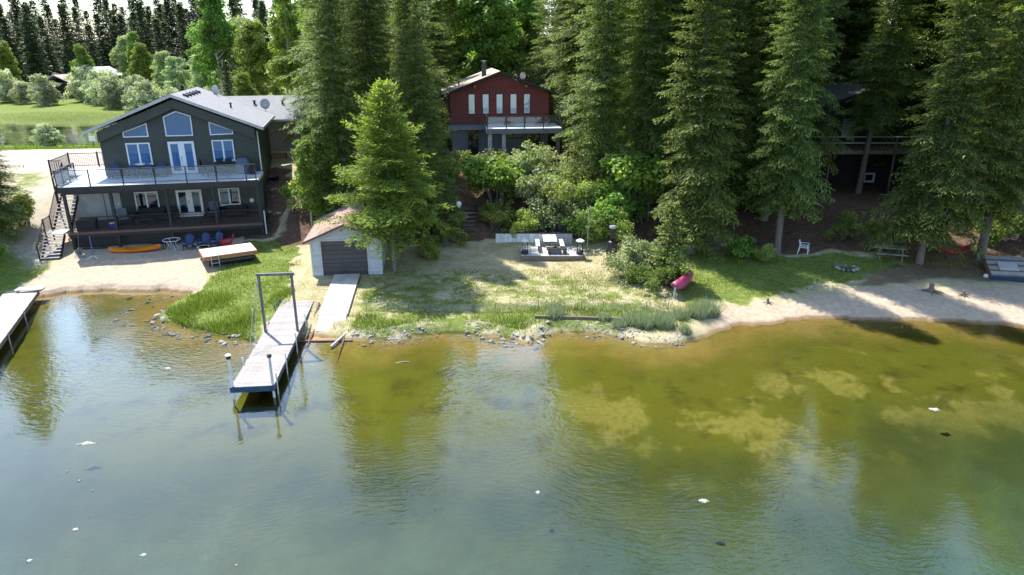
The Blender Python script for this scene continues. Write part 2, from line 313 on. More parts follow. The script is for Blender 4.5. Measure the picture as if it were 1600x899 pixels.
def cover(x, y):
    "ground cover: grass, sand, forest soil, gravel"
    xw = x + .5 * vnoise(x, y, .7, 21) + .25 * vnoise(x, y, 2.3, 22); yw = y + .5 * vnoise(x, y, .7, 23) + .25 * vnoise(x, y, 2.3, 24)
    pmk = lambda p, s: polymask(xw, yw, p, s)
    sand = np.maximum(pmk([(-29.5, 37.5), (-30.2, 45.5), (-28, 52), (-19, 53), (-18.8, 47.5), (-19.6, 44.5), (-19.4, 41), (-18.6, 38.2), (-22, 37)], .35),
                      pmk([(9.2, 30.5), (10.4, 34.2), (12.6, 35.5), (16, 36.6), (20, 37.8), (27, 38.1), (36, 37.6), (60, 36), (60, 28), (28, 31)], .5))
    grass = np.maximum.reduce([pmk([(-20.5, 36.5), (-19, 38.6), (-18.8, 41), (-18.6, 44), (-19, 47), (-15, 47), (-14.2, 43), (-12.9, 38), (-12.6, 31), (-17, 31.5), (-20.5, 33.5)], .4),
        .62 * pmk([(-9, 34.2), (-8.8, 38.5), (-5, 36.4), (0, 36), (6, 36.2), (9.5, 35), (9, 32), (0, 32), (-9, 32)], .8),
        .5 * pmk([(-9, 34), (-9, 41), (-6, 41.5), (0, 40.6), (6, 40), (9, 37), (9, 34)], 1.2),
        pmk([(9.6, 35), (13, 36.2), (17, 38.), (21, 39.6), (25, 40.6), (24, 42.), (20, 43.4), (12, 44.6), (9.8, 42)], .6), .5 * pmk([(20, 39.6), (36, 40.4), (36, 43), (22, 43.6)], 1.),
        pmk([(-60, 37), (-31, 37.6), (-29.6, 40), (-30.6, 43.5), (-36, 44), (-60, 44)], .5), .55 * pmk([(-33, 43), (-30.8, 44), (-33, 49), (-38, 58), (-42, 58), (-37, 47)], .8),
        pmk([(-300, 69.5), (-48, 71.5), (-40, 66), (-36, 68), (-40, 90), (-300, 90)], .8), pmk([(-300, 117), (-40, 117), (-26, 90), (-26, 600), (-300, 600)], 1.5)])
    soil = np.maximum(pmk([(-17, 46.8), (-12, 45.5), (-9, 46.2), (-3, 47.0), (6, 47.2), (9, 45.8), (13, 44.8), (20, 43.8), (30, 42.6), (60, 42), (300, 40), (300, 600), (-26, 600), (-26, 90), (-18, 70), (-16.5, 58)], .5),
                      pmk([(-19.4, 47.6), (-17.2, 47.6), (-17.6, 54), (-19, 58), (-21, 58), (-19.6, 53)], .3))
    soil = np.maximum(soil, .62 * pmk([(19, 38.2), (26, 38.6), (38, 38.), (40, 44), (24, 44), (25, 41.6), (21.5, 40)], .8))
    soil = np.maximum(soil, .4 * np.clip((y - 170) / 20, 0, 1) * (x < -26))
    gravel = np.maximum(pmk([(-300, 60), (-45, 59), (-37, 57), (-30, 60), (-20, 63), (-20, 70), (-36, 67), (-46, 71), (-300, 69)], .6),
                        .75 * pmk([(-40, 61), (-37.5, 52), (-34, 45), (-31, 42), (-30, 46), (-31.5, 52), (-33, 60)], .7))
    return np.stack([grass, sand, soil, gravel], -1)
def lin(a, b, s): return np.arange(a, b, s)
gx = np.concatenate([[-5000, -2000, -900, -500, -320], lin(-300, -120, 12), lin(-120, -52, 4), lin(-52, -34, 1), lin(-34, 34, .22), lin(34, 60, 1), lin(60, 130, 5), lin(130, 300, 20), [320, 500, 900, 2000, 5000]])
gy = np.concatenate([[-1500, -500, -200, -80, -30], lin(-10, 12, 2), lin(12, 26, .8), lin(26, 52, .22), lin(52, 72, .6), lin(72, 125, 1.6), lin(125, 210, 5), lin(210, 400, 20), [450, 600, 900, 1600, 3000, 5000]])
XX, YY = np.meshgrid(gx, gy); ZZ = ground_z(XX.ravel(), YY.ravel())
nx, ny = len(gx), len(gy); ii = (np.arange(ny - 1)[:, None] * nx + np.arange(nx - 1)[None, :]).ravel()
me = bpy.data.meshes.new('ground'); co = np.stack([XX.ravel(), YY.ravel(), ZZ], -1).astype(np.float32)
me.vertices.add(len(co)); me.vertices.foreach_set('co', co.ravel())
li = np.stack([ii, ii + 1, ii + nx + 1, ii + nx], -1).astype(np.int32); me.loops.add(li.size); me.loops.foreach_set('vertex_index', li.ravel())
me.polygons.add(len(li)); me.polygons.foreach_set('loop_start', np.arange(0, li.size, 4, dtype=np.int32)); me.update(calc_edges=True); me.shade_smooth()
cv = cover(XX.ravel(), YY.ravel())
at_ = me.attributes.new('cover', 'FLOAT_COLOR', 'POINT'); at_.data.foreach_set('color', cv.astype(np.float32).ravel())
ground = link(me, 'ground'); tag(ground, 'lake shore terrain with lawn, sand, bank and lake bed', kind='structure')
def ground_material():
    m, t, o = nt('ground_cover'); g = N(t, 'ShaderNodeNewGeometry').outputs['Position']
    a = N(t, 'ShaderNodeAttribute', attribute_name='cover'); sp = N(t, 'ShaderNodeSeparateColor'); t.links.new(a.outputs['Color'], sp.inputs[0])
    gr, sa, so_ = sp.outputs[0], sp.outputs[1], sp.outputs[2]; gv = a.outputs['Alpha']
    n1 = noise(t, g, .45, 5, .6); n2 = noise(t, g, 3.2, 6, .65); n3 = noise(t, g, 17, 5, .7); n4 = noise(t, g, 1.3, 5, .6, .4)
    dry = mixc(t, mrange(t, n4, .35, .65), (.45, .385, .24), (.34, .29, .165)); dry = mixc(t, mrange(t, n3, .4, .7, 0, .5), dry, (.52, .43, .27))
    dry = mixc(t, mrange(t, n2, .52, .68, 0, .65), dry, (.27, .28, .09))
    gc = mixc(t, mrange(t, n2, .35, .65), (.1, .145, .028), (.19, .22, .05)); gc = mixc(t, mrange(t, n3, .5, .75, 0, .5), gc, (.29, .29, .1))
    gf = mrange(t, mth(t, 'ADD', gr, mth(t, 'MULTIPLY', mth(t, 'SUBTRACT', n4, .5), 1.5)), .3, .7)
    gf = mth(t, 'MULTIPLY', gf, mrange(t, gr, .02, .2))
    col = mixc(t, gf, dry, gc)
    sc_ = mixc(t, mrange(t, n2, .3, .7), (.5, .395, .285), (.39, .3, .21)); sc_ = mixc(t, mrange(t, n3, .55, .75, 0, .6), sc_, (.26, .21, .165))
    sc_ = mixc(t, mrange(t, noise(t, g, 6.5, 3, .5), .62, .72, 0, .55), sc_, (.2, .155, .11))
    col = mixc(t, mrange(t, sa, .25, .75), col, sc_)
    sl = mixc(t, mrange(t, n2, .3, .7), (.075, .048, .034), (.17, .1, .064)); sl = mixc(t, mrange(t, n3, .5, .75, 0, .6), sl, (.26, .17, .11))
    sl = mixc(t, mrange(t, n1, .55, .7, 0, .5), sl, (.06, .075, .025))
    col = mixc(t, mrange(t, so_, .25, .75), col, sl)
    gvc = mixc(t, mrange(t, n2, .3, .7), (.52, .42, .36), (.43, .345, .29)); gvc = mixc(t, mrange(t, n3, .5, .8, 0, .5), gvc, (.6, .53, .46))
    col = mixc(t, mth(t, 'MULTIPLY', gv, mrange(t, n4, .25, .5)), col, gvc)
    sz = N(t, 'ShaderNodeSeparateXYZ'); t.links.new(g, sz.inputs[0]); z = sz.outputs[2]
    # lake bed: wet sand, ochre shallows, algae; silty-water haze painted into the deepest tone
    w1 = noise(t, mapping(t, g, (1, 1, .0)), .22, 5, .62, .0); w2 = noise(t, mapping(t, g, (1, 1, 0)), .6, 6, .65, .0); w3 = noise(t, mapping(t, g, (1, 1, 0)), 3.5, 5, .6)
    zn = mth(t, 'ADD', z, mth(t, 'MULTIPLY', mth(t, 'SUBTRACT', w2, .5), .5))
    bed = mixc(t, mrange(t, zn, .02, -.3), (.27, .18, .052), (.115, .115, .012))
    weed = mth(t, 'MULTIPLY', mrange(t, w2, .46, .7), mrange(t, z, -.12, -.35)); bed = mixc(t, mth(t, 'MULTIPLY', weed, .8), bed, (.045, .043, .008))
    clear = mth(t, 'MULTIPLY', mth(t, 'MULTIPLY', mrange(t, mth(t, 'ADD', w1, mth(t, 'MULTIPLY', mth(t, 'SUBTRACT', w2, .5), .25)), .5, .58), mrange(t, sz.outputs[0], 0., 5.)), mrange(t, z, -.25, -.4)); bed = mixc(t, mth(t, 'MULTIPLY', clear, mrange(t, w3, .3, .7, .35, .85)), bed, (.28, .245, .065))
    bed = mixc(t, mrange(t, w3, .45, .8, 0, .4), bed, (.1, .09, .015))
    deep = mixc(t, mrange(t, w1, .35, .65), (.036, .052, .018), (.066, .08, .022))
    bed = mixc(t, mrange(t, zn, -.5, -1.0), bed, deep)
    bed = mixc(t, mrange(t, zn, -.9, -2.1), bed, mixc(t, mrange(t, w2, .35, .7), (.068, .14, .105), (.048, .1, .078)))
    wet = mixc(t, 1., col, (.55, .47, .36), 'MULTIPLY')
    col = mixc(t, mrange(t, z, .16, .05), col, wet); col = mixc(t, mrange(t, z, .03, -.05), col, bed)
    p = N(t, 'ShaderNodeBsdfPrincipled', Roughness=.95); p.inputs['Specular IOR Level'].default_value = .1; t.links.new(col, p.inputs['Base Color'])
    b = N(t, 'ShaderNodeBump', Strength=.7, Distance=.06); t.links.new(mth(t, 'ADD', n3, n2), b.inputs['Height']); t.links.new(b.outputs[0], p.inputs['Normal'])
    t.links.new(p.outputs[0], o.inputs[0]); return m
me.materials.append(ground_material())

def water_material(name, amp=1., tint=(.93, .95, .86), murk=.0, murkc=(.1, .13, .1)):
    m, t, o = nt(name); g = N(t, 'ShaderNodeNewGeometry').outputs['Position']
    warp = N(t, 'ShaderNodeTexNoise', Scale=.12, Detail=2.); t.links.new(g, warp.inputs['Vector'])
    vm = N(t, 'ShaderNodeVectorMath', operation='SCALE'); t.links.new(warp.outputs['Color'], vm.inputs[0]); vm.inputs['Scale'].default_value = 5.
    va = N(t, 'ShaderNodeVectorMath', operation='ADD'); t.links.new(g, va.inputs[0]); t.links.new(vm.outputs[0], va.inputs[1])
    a = noise(t, mapping(t, va.outputs[0], (1., 2.8, 1), (0, 0, R(24))), 2.3, 2, .5); b2 = noise(t, mapping(t, va.outputs[0], (1, 1.9, 1), (0, 0, R(-12))), 5.2, 3, .5)
    c = noise(t, g, .5, 2, .5)
    patch = mrange(t, mth(t, 'ADD', noise(t, g, .07, 3), mth(t, 'MULTIPLY', noise(t, g, .4, 2), .12)), .42, .66, .1, 1.)
    hgt = mth(t, 'ADD', mth(t, 'ADD', mth(t, 'MULTIPLY', a, .75), mth(t, 'MULTIPLY', b2, .32)), mth(t, 'MULTIPLY', c, .45))
    bp = N(t, 'ShaderNodeBump', Distance=.05); t.links.new(mth(t, 'MULTIPLY', patch, amp), bp.inputs['Strength']); t.links.new(hgt, bp.inputs['Height'])
    gl = N(t, 'ShaderNodeBsdfGlossy', Roughness=.02, Color=rgb((1, 1, 1))); t.links.new(bp.outputs[0], gl.inputs['Normal'])
    tr = N(t, 'ShaderNodeBsdfTransparent', Color=rgb(tint))
    fr = N(t, 'ShaderNodeFresnel', IOR=1.36); t.links.new(bp.outputs[0], fr.inputs['Normal'])
    base = tr.outputs[0]
    if murk:
        df = N(t, 'ShaderNodeBsdfDiffuse', Color=rgb(murkc)); mm = N(t, 'ShaderNodeMixShader', Fac=murk); t.links.new(base, mm.inputs[1]); t.links.new(df.outputs[0], mm.inputs[2]); base = mm.outputs[0]
    mx = N(t, 'ShaderNodeMixShader'); t.links.new(mth(t, 'MULTIPLY', fr.outputs[0], 2.15, clamp=True), mx.inputs[0]); t.links.new(base, mx.inputs[1]); t.links.new(gl.outputs[0], mx.inputs[2])
    t.links.new(mx.outputs[0], o.inputs[0]); return m
w = MB().add([(-5000, -1500, 0), (5000, -1500, 0), (5000, 45, 0), (-5000, 45, 0)], [(0, 1, 2, 3)]).build('lake_water', water_material('lake_water', .56), None)
tag(w, 'clear shallow lake water with small ripples', kind='structure')
w = MB().add([(-290, 82, 2.6), (-36, 82, 2.6), (-36, 122, 2.6), (-290, 122, 2.6)], [(0, 1, 2, 3)]).build('river_water', water_material('river_water', .25, (.25, .26, .2), .3, (.07, .075, .045)), None)
tag(w, 'dark still river behind the road', kind='structure')
# ---------------------------------------------------------------- vegetation
def unit(v): return v / (np.linalg.norm(v, axis=-1, keepdims=True) + 1e-9)
def kites(c, u, v, L, W):
    "leaf-shaped quads: base c, along u, width along v"
    L = np.asarray(L)[:, None]; W = np.asarray(W)[:, None]; m = c + u * L * .5
    return np.stack([c, m + v * W * .5, c + u * L, m - v * W * .5], 1)
def spruce_mesh(seed, h=20., r=2.6, clear=.04, nb=300, mat=None, step=.2, up=0., leafL=.34, leafW=.12, thin=1., jit=.35, power=.8, droop=1.):
    g = np.random.default_rng(seed); Q = []; T = []
    lean = g.normal(0, .012, 2); ga = 2.39996; a0 = g.uniform(0, 6.28)
    sect = g.uniform(.55, 1.2, (9, 7))       # uneven sides: some sectors of the crown are thin
    for i in range(nb):
        t = clear + (1 - clear) * ((i + g.uniform(.05, .95)) / nb) ** .93
        if t > .992 or t < 0: continue
        az = a0 + i * ga + g.normal(0, .3); sc = sect[int(az % 6.283 / 6.283 * 9) % 9, min(int(t * 7), 6)]
        tt = (t - clear) / (1 - clear)
        L = (r * (1 - tt) ** power * min(1, .55 + tt * 4) * g.uniform(.6, 1.18) * sc + .18)
        if g.random() < .07: L *= .45
        el = R(-22 + 55 * tt ** 1.5 + up + g.normal(0, 7))
        n = max(4, int(L / step)); s = np.linspace(.12, 1, n) + g.normal(0, .02, n); s = np.clip(s, .05, 1.02)
        hd = np.array((math.cos(az), math.sin(az), 0)); side = np.array((-hd[1], hd[0], 0))
        rr = s * L
        zz = t * h + rr * math.sin(el) - droop * .085 * rr ** 2 * (1 - tt) + droop * .05 * np.maximum(s - .6, 0) ** 2 * L * 6 * (1 - .5 * tt)
        P = hd * (rr * math.cos(el))[:, None] + np.array((0, 0, 1.)) * zz[:, None]; P[:, :2] += lean * zz[:, None] * 1.
        tan = unit(np.gradient(P, axis=0))
        for sg in (-1, 1):
            w = np.clip(.42 * L * (1.08 - s) ** .6 * np.minimum(1, s * 3 + .3), .1, .85) * g.uniform(.6, 1.2, n)
            k = int(np.ceil(w.max() / (leafL * .62))); 
            d = unit(tan * g.uniform(.55, .95, (n, 1)) + sg * side * 1. + np.array((0, 0, -1.)) * g.uniform(.0, .38, (n, 1)) * droop)
            for j in range(k):
                f = j * leafL * .62; ok = w > f - .02
                if not ok.any(): continue
                m = int(ok.sum()); c = P[ok] + d[ok] * f + g.normal(0, .035, (m, 3)); c[:, 2] -= droop * .25 * f * f
                uu = unit(d[ok] + g.normal(0, jit * .5, (m, 3)) + np.array((0, 0, -1.)) * g.uniform(-.1, .25, (m, 1)) * droop)
                vv = unit(np.cross(uu, np.array((0, 0, 1.)) + g.normal(0, jit, (m, 3))))
                Q.append(kites(c, uu, vv, leafL * g.uniform(.75, 1.25, m), leafW * g.uniform(.7, 1.3, m)))
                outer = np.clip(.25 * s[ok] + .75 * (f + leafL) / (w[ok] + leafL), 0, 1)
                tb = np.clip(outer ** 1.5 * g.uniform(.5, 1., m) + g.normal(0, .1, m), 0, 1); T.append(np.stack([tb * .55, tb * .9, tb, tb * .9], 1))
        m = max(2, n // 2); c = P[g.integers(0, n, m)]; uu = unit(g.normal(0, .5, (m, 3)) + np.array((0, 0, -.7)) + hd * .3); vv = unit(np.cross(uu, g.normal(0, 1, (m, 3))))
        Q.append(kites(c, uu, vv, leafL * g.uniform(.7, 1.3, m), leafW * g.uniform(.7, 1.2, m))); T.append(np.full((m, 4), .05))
        Q.append(kites(P[-1:], tan[-1:], unit(side)[None], [leafL * 1.1], [leafW])); T.append(np.ones((1, 4)) * .9)
    Q = np.concatenate(Q); T = np.concatenate(T)
    if thin < 1: k = g.random(len(Q)) < thin; Q = Q[k]; T = T[k]
    crown = fastmesh('spruce_crown', Q.reshape(-1, 3), 4, mat, T.ravel())
    mb = MB(); zs = np.array([-.4, 0, .02 * h, .15 * h, .4 * h, .7 * h, .97 * h]); rd = .0125 * h * np.array([1.35, 1.2, 1., .85, .6, .3, .04])
    mb.tube([(lean[0] * z, lean[1] * z, z) for z in zs], rd, 9)
    for i in range(26):                       # dead stubs on the lower trunk
        z = g.uniform(.05, max(.12, clear + .12)) * h; a = g.uniform(0, 6.28); l = g.uniform(.25, .9)
        mb.tube([(lean[0] * z, lean[1] * z, z), (math.cos(a) * l, math.sin(a) * l, z + g.uniform(-.25, .1))], [.022, .006], 4, False)
    tm = bpy.data.meshes.new('spruce_trunk'); tm.from_pydata(mb.v, [], mb.f); tm.materials.append(bark); tm.shade_smooth()
    return crown, tm
def clump_leaves(g, cs, rad, per, leaf, flat=.55, sun=.6):
    n = len(cs); k = np.repeat(np.arange(n), per); m = len(k)
    d = unit(g.normal(0, 1, (m, 3))); rr = rad[k] * g.uniform(.35, 1., m) ** .6; c = cs[k] + d * rr[:, None] * np.array((1, 1, .75))
    nn = unit(d * .7 + np.array((0, 0, flat)) + g.normal(0, .55, (m, 3))); u = unit(np.cross(nn, g.normal(0, 1, (m, 3)))); v = np.cross(nn, u)
    L = leaf * g.uniform(.7, 1.35, m); q = kites(c, u, v, L, L * g.uniform(.55, .8, m))
    t = np.clip(.35 + .3 * g.normal(0, 1, m) * .8 + .35 * g.normal(0, 1, n)[k] * .6, 0, 1)
    return q, np.repeat(t[:, None], 4, 1)
def decid_mesh(seed, h=12., r=3., nc=170, per=95, leaf=.2, clear=.2, shape=1., mat=None, bm=None, crad=.62):
    "broad-leaved tree: limbs that carry leaf clumps, gaps between them"
    g = np.random.default_rng(seed); cs = []; lobes = [(g.normal(0, .3 * r), g.normal(0, .3 * r), g.uniform(clear + .15, .88) * h, g.uniform(.45, .8) * r) for _ in range(9)] + [(0, 0, h * .93, r * .35)]
    while len(cs) < nc:
        l = lobes[g.integers(len(lobes))]; d = unit(g.normal(0, 1, 3)); q = np.array(l[:3]) + d * l[3] * g.uniform(.55, 1.) * np.array((1, 1, 1.15))
        if q[2] < clear * h or q[2] > h: continue
        tt = (q[2] / h - clear) / (1 - clear); lim = r * (1.05 - tt ** 2.2 * .75) * shape
        if np.hypot(q[0], q[1]) > lim: continue
        cs.append(q)
    cs = np.array(cs); rad = crad * g.uniform(.55, 1.25, len(cs)); q, t = clump_leaves(g, cs, rad, per, leaf)
    crown = fastmesh('leaf_crown', q.reshape(-1, 3), 4, mat, t.ravel())
    mb = MB(); p = [np.array((0, 0, -.3)), np.array((0, 0, h * .12)), np.array((g.normal(0, .1), g.normal(0, .1), h * .4)), np.array((g.normal(0, .25), g.normal(0, .25), h * .7)), np.array((g.normal(0, .3), g.normal(0, .3), h * .95))]
    rb = .012 * h; mb.tube(p, [rb * 1.3, rb, rb * .75, rb * .45, rb * .1], 8)
    for i in range(min(34, nc)):
        e = cs[g.integers(len(cs))]; z = max(h * .08, e[2] - np.hypot(e[0], e[1]) * g.uniform(.5, 1.)); st = np.array((np.interp(z, [0, h * .4, h * .95], [0, p[2][0], p[4][0]]), np.interp(z, [0, h * .4, h * .95], [0, p[2][1], p[4][1]]), z))
        mb.tube([st, (st + e) / 2 + np.array((0, 0, -.12)), e], [rb * .38, rb * .22, rb * .06], 5, False)
    tm = bpy.data.meshes.new('leaf_trunk'); tm.from_pydata(mb.v, [], mb.f); tm.materials.append(bm or pale_bark); tm.shade_smooth(); return crown, tm
def bush_mesh(seed, r=1.4, h=2.2, nc=70, per=90, leaf=.12, mat=None, crad=.42):
    g = np.random.default_rng(seed); cs = []
    lump = [(g.normal(0, .4 * r), g.normal(0, .4 * r), g.uniform(.3, .72) * h, g.uniform(.35, .62) * r) for _ in range(7)]
    while len(cs) < nc:
        l = lump[g.integers(len(lump))]; d = unit(g.normal(0, 1, 3)); q = np.array(l[:3]) + d * l[3] * g.uniform(.4, 1.); 
        if .08 * h < q[2] < h * 1.02: cs.append(q)
    cs = np.array(cs); q, t = clump_leaves(g, cs, crad * g.uniform(.5, 1.2, nc), per, leaf)
    crown = fastmesh('bush_foliage', q.reshape(-1, 3), 4, mat, t.ravel())
    mb = MB()
    for i in range(22):
        e = cs[g.integers(nc)]; a = g.normal(0, .12, 2); mb.tube([(a[0], a[1], -.2), (a[0] + e[0] * .35, a[1] + e[1] * .35, e[2] * .5), tuple(e)], [.03, .02, .006], 5, False)
    tm = bpy.data.meshes.new('bush_stems'); tm.from_pydata(mb.v, [], mb.f); tm.materials.append(bark); return crown, tm

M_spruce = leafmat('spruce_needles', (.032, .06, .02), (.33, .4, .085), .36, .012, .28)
M_spruce_far = leafmat('spruce_needles_far', (.028, .048, .024), (.17, .205, .075), .22, .02, .3)
M_larch = leafmat('larch_needles', (.09, .14, .025), (.42, .48, .08), .45, .01, .08)
M_birch = leafmat('birch_leaves', (.11, .18, .03), (.3, .4, .08), .45, .025, .18)
M_willow = leafmat('willow_leaves', (.26, .29, .17), (.6, .62, .47), .35, .02, .2)
M_poplar = leafmat('poplar_leaves', (.19, .25, .11), (.5, .55, .33), .38, .02, .18)
M_shrub = leafmat('shrub_leaves', (.11, .16, .035), (.4, .47, .12), .42, .03, .25)
M_pale = leafmat('pale_shrub_leaves', (.17, .2, .08), (.48, .53, .27), .36, .02, .12)
M_bright = leafmat('bright_shrub_leaves', (.1, .18, .03), (.36, .48, .09), .44, .02, .15)

KW = dict(leafL=.29, leafW=.06)
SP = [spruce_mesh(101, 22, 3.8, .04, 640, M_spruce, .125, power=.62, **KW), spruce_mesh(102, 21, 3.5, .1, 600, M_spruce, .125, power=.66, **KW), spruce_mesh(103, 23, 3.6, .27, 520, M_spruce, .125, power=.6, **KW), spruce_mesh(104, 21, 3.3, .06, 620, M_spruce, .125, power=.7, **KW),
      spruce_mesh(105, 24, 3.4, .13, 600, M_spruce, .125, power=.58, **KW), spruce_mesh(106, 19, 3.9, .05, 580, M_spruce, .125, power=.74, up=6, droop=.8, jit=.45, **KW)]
SPF = [spruce_mesh(111, 20, 3.0, .05, 260, M_spruce_far, .34, leafL=.55, leafW=.24), spruce_mesh(112, 20, 2.3, .08, 240, M_spruce_far, .34, leafL=.55, leafW=.24), spruce_mesh(113, 20, 3.0, .04, 260, M_spruce_far, .34, leafL=.55, leafW=.24)]
LARCH = spruce_mesh(121, 11.4, 4.2, .25, 330, M_larch, .15, up=18, leafL=.3, leafW=.075, jit=.6, power=.72, droop=.55)
SMALL = spruce_mesh(131, 3.6, 1.0, .04, 130, M_spruce, .1, up=10, leafL=.17, leafW=.07, power=.85)
DEC = [decid_mesh(201, 13, 3.2, 210, 80, .24, .15, 1., M_birch), decid_mesh(202, 11, 2.9, 190, 80, .24, .1, 1., M_birch), decid_mesh(203, 14, 2.3, 170, 80, .24, .2, .9, M_birch)]
POP = [decid_mesh(211, 12, 3.4, 230, 80, .25, .06, 1.05, M_poplar), decid_mesh(212, 9, 3.4, 200, 80, .25, .04, 1.1, M_poplar)]
WIL = [decid_mesh(221, 5.5, 3., 150, 70, .25, .03, 1.15, M_willow, bark), decid_mesh(222, 4.5, 2.6, 130, 70, .25, .03, 1.15, M_willow, bark)]
BSH = [bush_mesh(301, 1.5, 2.4, 80, 90, .13, M_shrub), bush_mesh(302, 1.3, 1.9, 70, 90, .12, M_shrub)]
BPAL = [bush_mesh(311, 1.5, 2.5, 80, 90, .12, M_pale), bush_mesh(312, 1.4, 2.0, 70, 90, .11, M_pale)]
BBR = [bush_mesh(321, 1.2, 2.6, 75, 80, .16, M_bright), bush_mesh(322, 1.3, 2.0, 70, 80, .14, M_bright)]

def tree(kind, pair, x, y, sc, rz, label, group=None, cat='tree', names=('trunk', 'crown'), dz=0., sq=1.):
    o = thing(kind, label, cat, (x, y, gz(x, y) + dz), rz, group); o.scale = (sc * sq, sc * sq, sc)
    link(pair[1], names[0], o); link(pair[0], names[1], o); return o
def far_tree(kind, pair, x, y, sc, rz, label, group, sq=1.):
    "too far to show a trunk of its own: the crown mesh alone carries it"
    o = link(pair[0], kind, None, (x, y, gz(x, y) - .1)); o.rotation_euler = (0, 0, R(rz)); o.scale = (sc * sq, sc * sq, sc); return tag(o, label, 'tree', group)

# the near spruces, one by one
SPR = [
 (0, -12.6, 49.6, .92, 'tall dark spruce behind the pale boathouse roof, leftmost of its clump'),
 (4, -10.2, 51.5, .92, 'tall spruce rising right behind the top of the light green larch'),
 (5, -6.0, 47.8, .84, 'dense dark spruce with its skirt touching the lamp post shrubs'),
 (1, -8.0, 53.8, .95, 'tall spruce between the light green larch and the red house, set back'),
 (0, 6.6, 52.5, 1.02, 'tall full spruce covering the right end of the red house deck'),
 (3, 12.0, 43.9, 1.06, 'sunlit spruce with long skirt standing behind the pink canoe and small fir'),
 (4, 17.8, 44.1, .98, 'spruce with grey lower trunk beside the white plastic chair'),
 (2, 29.1, 56.8, .95, 'spruce whose bare trunk stands right before the dark cabin deck'),
 (1, 25.9, 41.5, 1., 'spruce with hammock tied on its right side, beside the picnic table'),
 (4, 30.0, 41.9, .97, 'spruce at the right end of the hammock, above the old raft'),
 (5, 14.9, 49.5, 1.1, 'spruce up the bank between the canoe spruce and the chair spruce'),
 (2, 10.6, 56.5, 1.0, 'dark spruce in the gap right of the red house spruce'),
 (5, 19.6, 53.2, 1.1, 'spruce up the bank, second left of the dark cabin deck'),
 (1, 37.0, 53.5, 1.1, 'spruce right of the dark cabin on the upper bank'),
 (4, 18.6, 49.2, 1.12, 'tall spruce behind the white plastic chair'), (5, 35.2, 49.6, 1.25, 'broad spruce behind the right hammock spruce'), (4, 10.2, 52.4, 1.05, 'slim spruce behind the stove shrubs'),
 (3, 38.6, 44.5, 1.05, 'outermost spruce at the right edge behind the old raft'),
]
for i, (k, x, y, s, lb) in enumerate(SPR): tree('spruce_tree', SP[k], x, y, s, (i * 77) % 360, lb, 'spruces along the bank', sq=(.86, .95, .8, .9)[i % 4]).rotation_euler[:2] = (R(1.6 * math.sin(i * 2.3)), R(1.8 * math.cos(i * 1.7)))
tree('spruce_tree', SP[4], 21.4, 51.0, 1.15, 20, 'narrow spruce right at the left end of the dark cabin deck', 'spruces along the bank', sq=.72)
tree('spruce_tree', SP[0], 33.8, 51.5, 1.2, 70, 'tall spruce hiding the right end of the dark cabin deck', 'spruces along the bank', sq=.8)
tree('spruce_tree', SP[3], -35.9, 45.6, .6, 40, 'dark spruce cut by the left edge beside the gravel drive', 'spruces along the bank', sq=1.6)
tree('larch_tree', LARCH, -7.45, 41.1, 1.0, 30, 'light green feathery larch growing beside the boathouse')
tree('young_spruce', SMALL, 9.45, 39.2, 1.3, 0, 'small young spruce at the pink canoe', dz=-.05)
wood = [(-14, 68), (-12, 62), (-11.5, 80), (-8.5, 76), (-5.5, 88), (4.5, 80), (8.2, 70), (9, 77), (12.5, 66), (14, 73), (16.5, 61), (18, 68), (20.5, 76), (22, 66), (25.5, 72), (27, 79), (30, 71.5), (32.5, 74), (33, 82),
        (37, 62), (39.5, 70), (42, 57), (45, 64), (44, 76), (50, 60), (50, 72), (38, 55), (15, 85), (24, 90), (34, 93), (44, 90), (55, 82), (60, 68), (7, 92), (-3, 96), (-15, 92), (40, 49), (46, 50), (22.5, 62.5)]
wood += [(26, 69.6), (29.5, 70.4), (33.2, 70), (36.5, 66), (11, 60.5), (14.5, 57.5), (18.5, 56.5), (9.5, 65), (17, 64.5), (29, 73), (41, 61), (44, 54), (48, 55.5), (19, 71), (13, 79), (22, 82), (29, 85), (38, 80), (46, 83), (52, 66), (57, 61), (6, 74), (-16, 62), (-18, 79), (-9, 67), (-12, 87)]
for i, (x, y) in enumerate(wood):
    far_tree('spruce_tree', SP[(i * 5 + i // 7) % 6], x, y, .88 + .24 * ((i * 37) % 10) / 10 + (.3 if x > 8 else 0), i * 51, 'tall dark spruce in the dense wood behind the cabins', 'spruces of the wood behind the cabins', .95 + .4 * ((i * 53) % 10) / 10)
for i in range(165):                                           # skyline beyond the river
    x = -158 + 122 * ((i * .61803) % 1); y = 158 + 66 * ((i * .7549) % 1)
    if -103 < x < -84 and y < 170: y += 25
    far_tree('spruce_tree', SPF[i % 3], x, y, .6 + .36 * ((i * .3247) % 1) + (y - 163) * .0022, i * 67, 'slender distant spruce on the skyline beyond the river', 'skyline spruces beyond the river', 1.5)
for i in range(28):
    x = -6 + 120 * ((i * .61803) % 1); y = 100 + 50 * ((i * .7549) % 1)
    far_tree('spruce_tree', SPF[i % 3], x, y, .9 + .4 * ((i * .3247) % 1), i * 67, 'slender spruce deep in the wood behind the cabins', 'slender spruces deep in the wood', 1.1)
